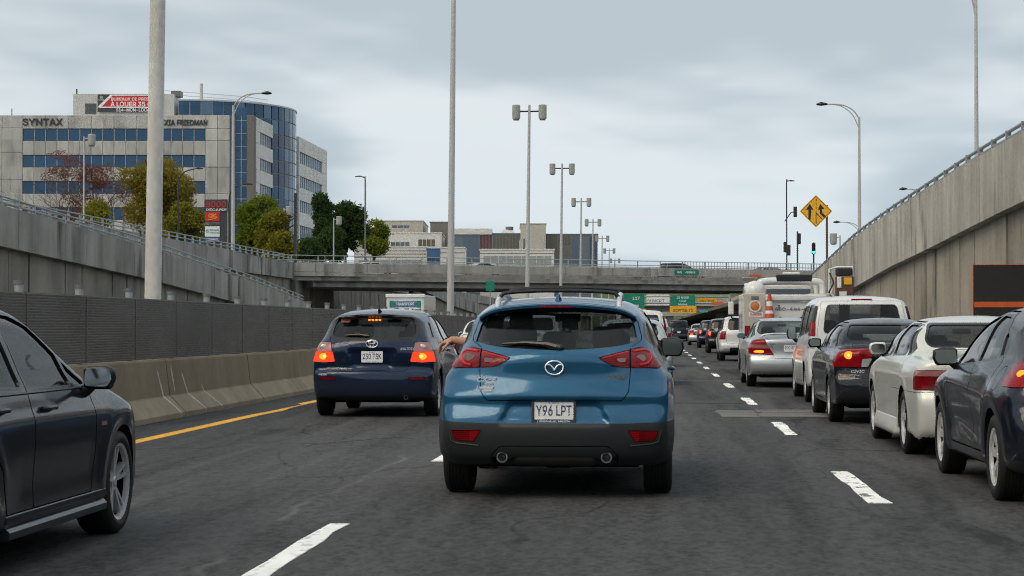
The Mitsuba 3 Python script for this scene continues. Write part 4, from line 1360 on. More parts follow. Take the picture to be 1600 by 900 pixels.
def cobra(label, X, Y, z0, z1, arm, m='pole_grey', r=.13, head='alloy_dark', name='street_lamp'):
    """tapered pole with a curved double arm and a flat lamp head; arm > 0 reaches to the right"""
    k = thing(name, label, 'street lamp')
    put('pole', tube([(X, Y, z0), (X, Y, (z0 + z1) / 2), (X, Y, z1 - .9)], [r, r * .8, r * .6], 12), m, k, 50)
    s_ = np.sign(arm); a = abs(arm)
    c1 = curve([(X, Y, z1 - 1.0), (X + s_ * a * .18, Y, z1 - .45), (X + s_ * a * .5, Y, z1 - .08), (X + s_ * a, Y, z1)], 6)
    c2 = curve([(X, Y, z1 - 1.7), (X + s_ * a * .2, Y, z1 - .75), (X + s_ * a * .5, Y, z1 - .20), (X + s_ * a * .72, Y, z1 - .05)], 6)
    put('arm', tube(c1, .045, 8), m, k, 50)
    put('brace', tube(c2, .035, 8), m, k, 50)
    hd = balls([(X + s_ * (a - .02), Y, z1, .07), (X + s_ * (a + .35), Y, z1 + .02, .14), (X + s_ * (a + .62), Y, z1 - .01, .07)], 12)
    put('lamp_head', tm(hd.scale((1, 1, 1))), head, k, 40)
    return k


def hook(label, X, Y, z0, z1, arm, m='pole_dark', r=.07):
    """dark pole whose top bends over to a small lamp"""
    k = thing('street_lamp', label, 'street lamp')
    s_ = np.sign(arm); a = abs(arm)
    pts = curve([(X, Y, z0), (X, Y, z0 + (z1 - z0) * .5), (X, Y, z1 - a * .9), (X + s_ * a * .25, Y, z1 - a * .25), (X + s_ * a, Y, z1)], 7)
    put('pole', tube(pts, np.linspace(r, r * .6, len(pts)), 10), m, k, 50)
    put('lamp_head', tm(balls([(X + s_ * a, Y, z1 - .02, .08), (X + s_ * (a + .4), Y, z1 - .05, .05)], 10)), m, k, 40)
    return k


def sidedrum(label, X, Y, z0, z1, arm, r=.07):
    k = thing('street_lamp', label, 'street lamp')
    put('pole', tube([(X, Y, z0), (X, Y, z1)], [r, r * .8], 10), 'pole_grey', k, 50)
    put('arm', tube([(X, Y, z1 - .15), (X + arm, Y, z1 - .15)], .035, 8), 'pole_grey', k)
    drum(k, (X + arm, Y, z1 - .25), .27, .8)


cobra('tall grey street lamp with curved double arm beside the totem sign', -31.0, 144, 6.3, 18.55, 2.2, r=.15)
sidedrum('grey street lamp with one drum lamp in front of the office windows', -40.2, 137, 5.9, 14.75, .55)
sidedrum('small drum street lamp at the corner of the glass tower', -33.6, 178, 5.9, 12.1, .45)
sidedrum('thin drum street lamp in front of the dark two-topped tree', -30.0, 184, 5.9, 11.5, .5)
hook('dark street lamp with bent arm in front of the golden tree', -36.8, 151, 5.9, 13.6, 1.5)
hook('dark bent street lamp beside the totem sign left of the tall grey one', -32.6, 150, 5.9, 12.3, 1.4)
hook('slender bent street lamp standing alone against the sky left of centre', -27.3, 186, 5.9, 15.6, -.55, 'galvanised_dark', .09)
k = thing('utility_pole', 'dark square post where the street wall meets the bridge', 'pole')
put('pole', cbox(-28.5, -28.28, 155.2, 155.42, 5.9, 11.9, .02), 'pole_dark', k)
cobra('grey street lamp with arm reaching left over the right wall', 14.0, 135, 4.3, 16.4, -2.2)
cobra('tall grey lamp pole at top right whose head leaves the frame', 12.95, 80, 4.3, 15.3, -.9, r=.10)
cobra('short far lamp head peeping over the right wall near the yellow sign', 22.0, 210, 4.3, 12.3, -2.3, r=.07)
cobra('lamp head just above the middle of the right wall railing', 24.5, 180, 4.3, 13.7, -1.6, r=.06)
sidedrum('small drum lamp right of the traffic lights above the wall', 14.1, 150, 4.3, 8.15, -.5)
hook('dark lamp post carrying the leftmost traffic light beyond the bridge', 13.2, 196, 5, 15.7, .35)


def signal(label, px, py, Y, m='sign_black', lit=None, faces=-1, pole=None):
    k = thing('traffic_light', label, 'traffic light')
    p = at(px, py, Y)
    x, z = p[0], p[2]
    put('housing', rbox(x - .17, x + .17, Y - .12, Y + .12, z - .52, z + .52, .05, 10), m, k, 30)
    for i, dz in enumerate((.32, 0, -.32)):
        v = m3.Manifold.cylinder(.3, .15, .15, 16).rotate((0, 90 * faces, 0)) - m3.Manifold.cylinder(.4, .13, .13, 16).rotate((0, 90 * faces, 0)).translate((0, 0, -.03))
        if lit is not None: v = m3.Manifold.cylinder(.26, .15, .15, 16).rotate((90, 0, 0)) - m3.Manifold.cylinder(.4, .13, .13, 16).rotate((90, 0, 0)).translate((0, 0, -.04))
        q = (x, Y - .12, z + dz) if lit is not None else (x + faces * -.17, Y, z + dz)
        put('visor', tm(v.translate(q)), m, k)
        if lit == i:
            c = put('lens', mv(rot(trimesh.creation.cylinder(.125, .03, sections=20), 90, (1, 0, 0)), x, Y - .14, z + dz), 'lit_green', k)
            scene[c]['emitter'] = GLOW['lit_green']
    if pole: put('pole', tube([(x + pole[0], Y, pole[1]), (x + pole[0], Y, z + .6 + pole[2])], .07, 8), m, k)
    return k


signal('dark traffic light on a raised arm above the bridge, highest of the group', 1242.5, 331, 196)
put('arm', tube([at(1226, 346, 196), at(1236, 332, 196), at(1241, 331, 196)], .05, 8), 'pole_dark', 'traffic_light')
signal('dark traffic light on its own post near the middle of the junction', 1248.5, 373, 190, pole=(-.15, 5, .1))
signal('lower pair of dark signal heads, left one on the lamp post', 1227, 386, 196)
signal('lower pair of dark signal heads, right one beside the lamp post', 1232.5, 391, 194.5)
signal('traffic light showing green beyond the right end of the bridge', 1271.3, 388.5, 188, lit=2, pole=(0, 5, 0))

# merging-lanes sign
k = thing('warning_sign', 'yellow diamond sign with two black arrows above the right wall', 'sign')
c0 = at(1275, 330, 120); cx, cz = c0[0], c0[2]; h = .99
dia = rpoly([(cx - h, cz), (cx, cz - h), (cx + h, cz), (cx, cz + h)], .08)
put('board', prism(dia, 120, 120.03, 'y'), 'sign_yellow', k)
put('border', prism(dia.buffer(-.05).difference(dia.buffer(-.075)), 119.985, 119.998, 'y'), 'sign_black', k)
S = h / 26.0                                               # sign drawing in the photograph's pixel steps from the centre
def dp(pts): return np.array([(cx + a * S, cz - b * S) for a, b in pts])
put('arrow', prism(dp([(-12, 13), (-12, -3), (-15.5, -2), (-9.8, -12), (-4, -2), (-7.6, -3), (-8.4, 13)]), 119.98, 119.998, 'y'), 'sign_black', k)
put('arrow', prism(dp([(15, 7.5), (10, 2.5), (9, -3), (13, -4), (6.5, -11.5), (3, -2), (5.6, -2.6), (6.4, 4), (12.6, 10.5)]), 119.98, 119.998, 'y'), 'sign_black', k)
put('lane_line', cat([prism(dp([(-.4, 20), (-.4, 0), (.6, 0), (.6, 2.5), (9.5, 11.5), (8.8, 12.4), (.6, 4), (.6, 20)]), 119.98, 119.998, 'y')]), 'sign_black', k)
for a, b in ((-20, -16.5), (-13.5, -10), (-7, -3.5)): put('lane_line', prism(dp([(-.3, b), (-.3, a), (.7, a), (.7, b)]), 119.98, 119.998, 'y'), 'sign_black', k)
put('post', box(cx + .60, cx + .72, 120.05, 120.17, 3.8, cz + .38), 'pole_rust', k)

# covered works sign at the right wall
k = thing('covered_sign', 'square black covered roadworks sign with an orange stripe against the right wall', 'sign')
put('board', prism(rpoly([(7.68, 1.44), (8.92, 1.44), (8.92, 2.75), (7.68, 2.75)], .02), 48, 48.03, 'y'), 'sign_black', k)
put('stripe', box(7.70, 8.91, 47.975, 47.995, 1.74, 1.87), 'sign_orange', k)
put('edge', cat([box(7.665, 7.678, 47.98, 48.04, 1.44, 2.75)]), 'sign_orange', k)
put('edge', box(7.665, 8.92, 47.98, 48.04, 2.752, 2.768), 'sign_orange', k)
for x in (7.95, 8.65): put('leg', box(x - .03, x + .03, 48.04, 48.10, 0, 2.6), 'galvanised_dark', k)

# totem sign on the upper street
k = thing('totem_sign', 'tall dark totem sign with red and white panels above the left wall', 'sign')
YT = 146.0
def tp(a, b, c, d): return at(a, d, YT), at(b, c, YT)
def board(nme, a, b, c, d, m, off):
    p, q = tp(a, b, c, d); put(nme, cbox(p[0], q[0], YT - off, YT + .3, p[2], q[2], .01), m, k); return p, q
board('pylon', 320, 354.5, 312, 392, 'sign_back', 0)
board('number_panel', 319.5, 355, 311.5, 331, 'sign_back', .06)
board('red_panel', 320.5, 343.5, 330.8, 346, 'sign_red', .06)
board('green_panel', 320.5, 343.5, 347.5, 352, 'sign_grey', .05)
board('white_panel', 320.5, 343.5, 353.5, 370, 'sign_white', .06)
board('blue_panel', 320.5, 343.5, 371, 378.5, 'sign_blue', .05)
def tx(s_, px0, px1, py, h_, m, it=0, nme='lettering'):
    a, b = at(px0, py, YT - .09), at(px1, py, YT - .09)
    put(nme, mv(text(s_, h_, .02, True, b[0] - a[0]), (a[0] + b[0]) / 2, YT - .085, a[2]), m, k)
tx('8000', 322, 353, 319.3, .42, 'sign_red'); tx('DÉCARIE', 322, 354, 327.3, .15, 'letter_white')
tx('CIBC', 326, 338, 337, .26, 'sign_yellow'); tx('Vergers', 326, 342, 349.8, .10, 'leaf_lime')
tx('Banque', 328, 342, 359.5, .11, 'sign_teal'); tx('Nationale', 328, 342.5, 363.5, .10, 'sign_teal')
tx('REMAX', 323, 341, 373.5, .10, 'letter_white'); tx('DECARIE 8000', 323, 342, 376.5, .08, 'letter_white')
p = at(324.5, 361, YT)
put('logo', prism(sg.Point(p[0], p[2]).buffer(.13).difference(sg.box(p[0] - .2, p[2] - .02, p[0] + .2, p[2] + .02)), YT - .085, YT - .065, 'y'), 'sign_teal', k)
a, b = at(325, 344, YT), at(340, 340, YT)
put('swoosh', tube([(a[0], YT - .08, a[2]), ((a[0] + b[0]) / 2, YT - .08, (a[2] + b[2]) / 2 - .03), (b[0], YT - .08, b[2])], .022, 6), 'sign_yellow', k)
# ---------------------------------------------------------------- the blue crossover straight ahead
def gauss(v, c, w): return np.exp(-((v - c) / w) ** 2)


def flare(y0, z0, R, amp, w=.10):
    """a swelling of the flank round a wheel arch"""
    return lambda Y, Z: amp * gauss(np.hypot(Y - y0, Z - z0), R + .08, w) * (Z > z0 - .3)


def crease(z0, slope, amp, w, y0=.3, y1=3.6, yc=2.0):
    """a character line along the flank"""
    return lambda Y, Z: amp * gauss(Z, z0 + slope * (Y - yc), w) * sst(y0 - .3, y0 + .2, Y) * (1 - sst(y1 - .2, y1 + .3, Y))


def make_crossover():
    top = curve([(.14, .25), (.05, .33), (.015, .45), (.01, .56), (.022, .63), (.048, .70), (.032, .742), (.025, .768), (.055, .835), (.085, .90), (.082, .98), (.078, 1.04), (.105, 1.09), (.155, 1.123)], 5)
    glassb = [(.16, 1.13), (.50, 1.392)]
    roof = curve([(.535, 1.418), (.60, 1.452), (.72, 1.478), (1.0, 1.502), (1.5, 1.522), (1.95, 1.51), (2.35, 1.455), (2.8, 1.28), (3.2, 1.07), (3.35, 1.03), (3.7, .985), (4.0, .90), (4.17, .78), (4.26, .60), (4.25, .42), (4.16, .27)], 5)
    bot = [(3.9, .21), (2.0, .20), (.6, .22), (.3, .24)]
    sp = dict(L=4.275, W=1.765, H=1.535, R=.334, axles=(.80, 3.37), arch=.385, firewall=3.15, paint='paint_blue', ymid=1.0,
              prof=np.vstack([top, glassb, roof, bot]),
              sect=[(.15, .78), (.25, .845), (.36, .872), (.5, .880), (.62, .875), (.78, .872), (.9, .868), (.98, .85), (1.06, .82), (1.12, .795), (1.3, .722), (1.45, .650), (1.55, .60)],
              plan_lo=[(0, .075), (.15, .045), (.4, .012), (.8, 0), (3.3, 0), (3.8, .05), (4.275, .17)],
              plan_hi=[(0, .15), (.2, .12), (.5, .075), (1.0, .03), (1.6, 0), (2.4, .01), (3.2, .06), (4.275, .2)],
              bow_r=lambda Z: .10 + .16 * sst(.55, 1.1, Z), lamp_reach=.42, bow_f=.34, crown=.055,
              bumps=(flare(.80, .334, .385, .022), flare(3.37, .334, .385, .022), crease(.86, -.02, .012, .05), lambda Y, Z: -.025 * gauss(Z, .62, .16) * sst(.9, 1.4, Y) * (1 - sst(2.7, 3.2, Y))),
              k=lambda Y, Z: .09 + .07 * sst(1.0, 1.25, Z) + .03 * sst(.5, .3, Z),
              rear_relief=(lambda X, Z: .035 * (1 - sst(.33 + (.67 - Z) * .55, .37 + (.67 - Z) * .55, X)) * sst(.735, .715, Z) * sst(.555, .575, Z),))
    c = Car(sp, .0215)
    rg = sg.Polygon(np.vstack([curve([(-.615, 1.165), (-.4, 1.125), (0, 1.105), (.4, 1.125), (.615, 1.165)], 6), curve([(.588, 1.29), (.545, 1.35)], 2), curve([(.47, 1.385), (0, 1.395), (-.47, 1.385)], 5), curve([(-.545, 1.35), (-.588, 1.29)], 2)])).buffer(0)
    c.window('rear_window', rg, 'rear', trim=0)
    # the glass wraps on to the rear pillars
    side1 = rpoly([(2.42, 1.02), (1.72, 1.02), (1.74, 1.40), (2.06, 1.40), (2.25, 1.36), (2.62, 1.17), (2.80, 1.04)], .03)
    side2 = rpoly([(1.66, 1.02), (.98, 1.06), (.86, 1.12), (1.10, 1.33), (1.3, 1.385), (1.67, 1.40)], .03)
    side3 = rpoly([(.80, 1.13), (.55, 1.16), (.74, 1.28), (1.0, 1.33)], .02)
    c.window('side_window', side1, 'side', 'glass_light')
    c.window('side_window', side2, 'side')
    c.window('quarter_window', side3, 'side')
    ws = rpoly([(-.62, 1.09), (.62, 1.09), (.53, 1.43), (-.53, 1.43)], .06)
    c.window('windscreen', ws, 'front', 'glass_clear', trim=0)
    # lamps: outer part on the wing, inner part on the tailgate
    c.lamp('tail_light', sg.Polygon(curve([(.565, 1.107), (.64, 1.125), (.71, 1.135), (.80, 1.12), (.80, .985), (.72, .975), (.565, .975)], 2)), matr='lamp_dark_red', proud=.012)
    c.lamp('tail_light', sg.Polygon(np.vstack([curve([(.553, 1.103), (.47, 1.083), (.335, 1.048)], 3), curve([(.36, 1.030), (.42, .995), (.47, .983), (.553, .976)], 3)])), matr='lamp_dark_red', proud=.012)
    gate = rpoly([(-.50, .735), (.50, .735), (.545, .80), (.558, .95), (.558, 1.125), (.645, 1.18), (.61, 1.31), (.57, 1.38), (.45, 1.425), (-.45, 1.425), (-.57, 1.38), (-.61, 1.31), (-.645, 1.18), (-.558, 1.125), (-.558, .95), (-.545, .80)], .03)
    c.panel('tailgate', gate, 'rear', .006)
    # grey plastic lower bumper, arches and sills
    clad = mprism(rpoly([(-1, .1), (1, .1), (1, .60), (.82, .575), (.5, .565), (-.5, .565), (-.82, .575), (-1, .60)], .01), -.3, .62, 'y')
    c.lamp('reflector', rpoly([(.545, .512), (.765, .508), (.735, .44), (.60, .432)], .008), matr='lamp_dark_red', proud=.006)
    c.lamp('reflector', rpoly([(.545, .512), (.625, .510), (.625, .434), (.60, .432)], .004), matr='lamp_red', proud=.009)
    dif = rpoly([(-.47, .15), (.47, .15), (.47, .33), (.40, .40), (-.40, .40), (-.47, .33)], .03)
    c.cut(mprism(dif.difference(dif.buffer(-.006)), -.5, .5, 'y'))
    c.region('lower_bumper', clad - mprism(dif, -.5, .5, 'y'), 'cladding')
    c.cut(mprism(sg.box(-.46, .1, .46, .315), -.5, .5, 'y'))
    c.region('diffuser', mprism(dif.buffer(-.006), -.5, .5, 'y'), 'cladding')
    for wy in sp['axles']:
        for s_ in (-1, 1):
            ring = m3.Manifold.cylinder(.5, .455, .455, 64, True).rotate((0, 90, 0)).translate((s_ * .9, wy, .334))
            c.region('arch_cladding', ring ^ m3.Manifold.cube((4, 4, 1.0), True).translate((0, wy, .66)), 'cladding')
    c.region('sill_cladding', m3.Manifold.cube((4, 1.9, .22), True).translate((0, 2.08, .26)), 'cladding')
    d1 = rpoly([(1.70, .38), (2.72, .38), (2.80, .55), (2.83, .98), (2.86, 1.05), (2.66, 1.18), (2.26, 1.40), (2.0, 1.43), (1.68, 1.43)], .04)
    d2 = rpoly([(1.69, .38), (1.22, .38), (1.17, .60), (.98, .80), (.90, 1.00), (.82, 1.11), (1.12, 1.36), (1.3, 1.425), (1.67, 1.43)], .04)
    c.panel('door', d1, 'side'); c.panel('door', d2, 'side')
    c.panel('fuel_flap', sg.Point(.62, .92).buffer(.085), 'side', sides=(1,))
    P = c.build()
    # details
    yb = lambda x, z: c.hit(x=x, z=z)
    for s_ in (-1, 1):
        # lamp optics seen through the lens
        P.append(bits('lamp_optic', cat([mv(prism(rpoly([(s_ * a, b) for a, b in ((.60, 1.065), (.665, 1.072), (.68, 1.03), (.64, 1.015), (.605, 1.025))], .02), -.02, 0), 0, yb(s_ * .64, 1.04) - .004, 0)]), 'lamp_optic', False))
        ring = curve([(s_ * .58, 0, 1.092), (s_ * .67, 0, 1.10), (s_ * .715, 0, 1.06), (s_ * .69, 0, 1.005), (s_ * .63, 0, .99)], 6)
        ring[:, 1] = [yb(x, z) - .014 for x, _, z in ring]
        P.append(bits('light_bar', tube(ring, .012, 8), 'lamp_bright'))
        P.append(bits('lamp_optic', mv(prism(rpoly([(s_ * a, b) for a, b in ((.525, 1.050), (.47, 1.042), (.445, 1.030), (.47, 1.016), (.525, 1.014))], .01), -.015, 0), 0, yb(s_ * .49, 1.03) - .008, 0), 'lamp_optic', False))
        bar = [(s_ * .545, 0, 1.09), (s_ * .45, 0, 1.067), (s_ * .36, 0, 1.043)]
        bar = np.array([(x, yb(x, z) - .014, z) for x, _, z in bar])
        P.append(bits('light_bar', tube(bar, .008, 8), 'lamp_bright'))
        # reflector surround
        e = np.array([(s_ * a, yb(s_ * a, b) - .004, b) for a, b in ((.79, .52), (.765, .43), (.72, .415), (.56, .40))])
        P.append(bits('bumper_trim', tube(e, .006, 6), 'cladding'))
        # exhaust tips
        ex = lathe([(.030, -.02), (.030, .16), (.041, .16), (.044, 0), (.040, -.012), (.034, -.012), (.030, 0)], 28); ex.apply_transform(trimesh.transformations.rotation_matrix(-math.pi / 2, (1, 0, 0)))
        P.append(bits('exhaust_tip', mv(ex, s_ * .385, .07, .315), 'chrome', 40))
        P.append(bits('exhaust_bore', mv(trimesh.creation.cylinder(.031, .02, transform=trimesh.transformations.rotation_matrix(math.pi / 2, (1, 0, 0))), s_ * .385, .12, .315), 'soot', False))
        # roof rails on the edge of the roof
        xr = .468
        zr = lambda y_: float(c.hit(x=xr, y=y_))
        rail = curve([(s_ * xr, .70, zr(.70) + .0), (s_ * xr, .76, zr(.76) + .035), (s_ * xr, .9, zr(.9) + .045), (s_ * xr, 1.4, zr(1.4) + .048), (s_ * xr, 1.95, zr(1.95) + .045), (s_ * xr, 2.1, zr(2.1) + .03), (s_ * xr, 2.16, zr(2.16) - .01)], 6)
        P.append(bits('roof_rail', tube(rail, .020, 10), 'alloy'))
        foot = tm(balls([(s_ * xr, .62, zr(.62) + .005, .016), (s_ * xr, .80, zr(.8) + .005, .018), (s_ * xr, .70, zr(.7) + .045, .020), (s_ * xr, .80, zr(.8) + .045, .020)], 14))
        P.append(bits('rail_foot', foot, 'alloy'))
    # cross bars
    for y_ in (.86, 1.72):
        zb_ = float(c.hit(x=.468, y=y_)) + .045
        bar = curve([(-.475, y_, zb_ - .01), (-.45, y_, zb_ + .025), (-.40, y_, zb_ + .048), (-.15, y_, zb_ + .062), (.15, y_, zb_ + .062), (.40, y_, zb_ + .048), (.45, y_, zb_ + .025), (.475, y_, zb_ - .01)], 6)
        t = tube(bar, .016, 10)
        P.append(bits('cross_bar', t, 'trim_black'))
    # roof spoiler: a separate blade over the top of the rear window
    secs = []
    for x in np.linspace(-.60, .60, 31):
        q = abs(x) / .60
        y0 = .375 + .20 * q ** 2.6 + .02 * q
        zr_ = float(c.hit(x=x, y=y0 + .36)); zl = zr_ - .030 - .012 * q ** 4
        secs.append([(x, y0 + .36, zr_ + .002), (x, y0 + .12, zl + .016), (x, y0 + .012, zl + .002), (x, y0, zl - .008), (x, y0 + .006, zl - .026), (x, y0 + .14, zl - .048), (x, y0 + .36, zr_ - .03)])
    S_ = np.array(secs); n_, m_ = S_.shape[:2]
    fs = [[i * m_ + j, (i + 1) * m_ + j, (i + 1) * m_ + (j + 1) % m_, i * m_ + (j + 1) % m_] for i in range(n_ - 1) for j in range(m_)]
    v_ = np.vstack([S_.reshape(-1, 3), S_[0].mean(0), S_[-1].mean(0)])
    tri = [t for f in fs for t in ([f[0], f[1], f[2]], [f[0], f[2], f[3]])] + [[len(v_) - 2, j, (j + 1) % m_] for j in range(m_)] + [[len(v_) - 1, (n_ - 1) * m_ + (j + 1) % m_, (n_ - 1) * m_ + j] for j in range(m_)]
    spm = trimesh.Trimesh(v_, np.array(tri), process=False)
    if spm.volume < 0: spm.invert()
    P.append(bits('roof_spoiler', spm, 'paint_blue', 35))
    # spoiler brake lamp, wiper, fin
    zl0 = S_[15][3][2]
    P.append(bits('high_brake_light', prism(rpoly([(-.13, zl0 - .020), (.13, zl0 - .020), (.115, zl0 - .004), (-.115, zl0 - .004)], .003), .369, .40, 'y'), 'lamp_dark_red', False))
    wp = np.array([(.02, 0, 1.125), (-.05, 0, 1.145), (-.22, 0, 1.158), (-.40, 0, 1.150)])
    wp[:, 1] = [yb(x, z) - .014 for x, _, z in wp]
    P.append(bits('rear_wiper', tube(wp, [.028, .024, .016, .008], 8), 'trim_black'))
    P.append(bits('wiper_pivot', tm(balls([(.04, yb(.04, 1.12) - .005, 1.12, .032), (-.05, yb(-.05, 1.14) - .01, 1.14, .022)], 14)), 'trim_black'))
    zt = c.hit(x=0, y=.72)
    fin = m3.Manifold.batch_hull([balls([(x, y, z, r)], 12) for x, y, z, r in ((-.022, .74, zt, .008), (.022, .74, zt, .008), (0, .86, zt, .008), (0, .69, zt - .02, .008), (0, .73, zt + .058, .005), (0, .71, zt + .05, .004))])
    P.append(bits('roof_fin', tm(fin), 'paint_blue', 20))
    # emblem: ring with wings
    ez = .972; ey = yb(0, ez)
    a = np.linspace(0, 2 * math.pi, 41)
    ringp = np.column_stack([.066 * np.cos(a), np.zeros(41), .051 * np.sin(a)])
    wing = curve([(-.056, 0, .022), (-.03, 0, .020), (-.010, 0, .0), (0, 0, -.018), (.010, 0, .0), (.03, 0, .020), (.056, 0, .022)], 5)
    emb = cat([tube(ringp, .0085, 8), tube(wing, .0075, 8)])
    P.append(bits('emblem', rot(mv(emb, 0, ey - .008, ez), -6, (1, 0, 0), (0, ey, ez)), 'chrome', 50))
    # model lettering
    word = lambda s_, h, x, z, w, m='letter_white', it=.2: word_on(c, s_, h, x, z, w, m, it, .008)
    P += [word('CX-3', .032, -.505, .885, .145, 'letter_sky_chrome'), word('AWD', .018, -.485, .855, .065, 'letter_sky_chrome')]
    P += [word('Longueuil', .030, -.515, .822, .125), word('MAZDA', .011, -.485, .802, .06)]
    badge = rpoly([(-.066, -.012), (.062, -.012), (.068, .014), (-.058, .014)], .004)
    bx = .455; by = yb(bx, .905)
    P.append(bits('badge', rot(mv(prism(badge, -.006, .004), bx, by, .905), 10, (0, 0, 1), (bx, by, .905)), 'chrome', False))
    P.append(bits('lettering', rot(mv(text('SKYACTIV', .012, .002, True, .10), bx, by - .007, .905), 10, (0, 0, 1), (bx, by, .905)), 'plate_ink', False))
    P += plate(c, -.002, .655, 'Y96 LPT', frame='LONGUEUIL MAZDA', top='Québec')
    # underbody
    P.append(bits('silencer', cat([rbox(-.32, .32, .18, .42, .24, .36, .05), tube([(-.385, .2, .315), (-.2, .28, .30)], .028, 10), tube([(.385, .2, .315), (.2, .28, .30)], .028, 10)]), 'steel_dark'))
    P.append(bits('rear_axle', cat([tube([(-.7, .80, .30), (0, .80, .27), (.7, .80, .30)], .05, 10), tube([(0, .8, .25), (0, 3.2, .25)], .04, 10), rbox(-.12, .12, .70, .92, .19, .34, .04), box(-.62, .62, .5, 3.6, .215, .235)]), 'well'))
    P += mirrors(.79, 2.58, 1.105, .205, .165, .16)
    P += handle(c, 1.62 + .32 - .02, .93, 'paint_blue') + handle(c, 1.22, .95, 'paint_blue')
    P += seats(sp, (2.05,), top=1.09) + seats(sp, (1.12,), w=.42, xs=(-.42, 0, .42), top=1.05) + dash(sp, 2.95)
    P.append(bits('cabin_mirror', rbox(-.11, .11, 2.42, 2.45, 1.32, 1.39, .012), 'trim_black'))
    return c, P


# ---------------------------------------------------------------- the other cars near the camera
def word_on(c, s_, h, x, z, w, m='chrome', it=.15, d=.006):
    t = text(s_, h, .005, True, w); v = t.vertices.copy()
    v[:, 0] += v[:, 2] * it
    xs = np.linspace(x - w * .7, x + w * .7, 9)
    ys = [c.hit(x=q, z=z) for q in xs]
    v[:, 1] += np.interp(v[:, 0] + x, xs, ys) - d
    v[:, 0] += x; v[:, 2] += z
    t.vertices = v
    return bits('lettering', t, m, False)


def oval(c, x, z, rx, rz, r=.008, inner=True, m='chrome'):
    y = c.hit(x=x, z=z)
    a = np.linspace(0, 2 * math.pi, 33)
    ring = tube(np.column_stack([x + rx * np.cos(a), np.full(33, y - .008), z + rz * np.sin(a)]), r, 8)
    ms = [ring]
    if inner:
        ms.append(tube(np.column_stack([x + rx * .32 * np.cos(a), np.full(33, y - .010), z + rz * .94 * np.sin(a)]), r * .8, 8))
        ms.append(tube(np.column_stack([x + rx * .62 * np.cos(a), np.full(33, y - .010), z + rz * .42 + rz * .40 * np.sin(a)]), r * .8, 8))
    return bits('emblem', cat(ms), m, 50)


def under(sp, x=.62):
    r = sp['axles'][0]
    return [bits('rear_axle', cat([tube([(-.68, r, .29), (0, r, .26), (.68, r, .29)], .045, 8), box(-x, x, .35, sp['L'] - .6, .205, .225), rbox(-.35, .35, .25, .5, .22, .34, .05)]), 'well')]


def pipe(x, z, y=.05, r=.03, m='steel_dark'):
    ex = lathe([(r * .75, 0), (r * .75, .2), (r, .2), (r, 0), (r * .75, 0)], 20); ex.apply_transform(trimesh.transformations.rotation_matrix(-math.pi / 2, (1, 0, 0)))
    return [bits('exhaust_tip', mv(ex, x, y, z), m, 40), bits('exhaust_bore', mv(trimesh.creation.cylinder(r * .76, .01, transform=trimesh.transformations.rotation_matrix(math.pi / 2, (1, 0, 0))), x, y + .05, z), 'soot', False)]


def glower(c, x, z, rx, rz, m, off=.012, name='lit_lamp'):
    """a lit bulb area lying on the lens"""
    y = c.hit(x=x, z=z)
    b = trimesh.creation.icosphere(2); b.apply_scale((rx, .012, rz))
    return bits(name, mv(b, x, y - off, z), m)


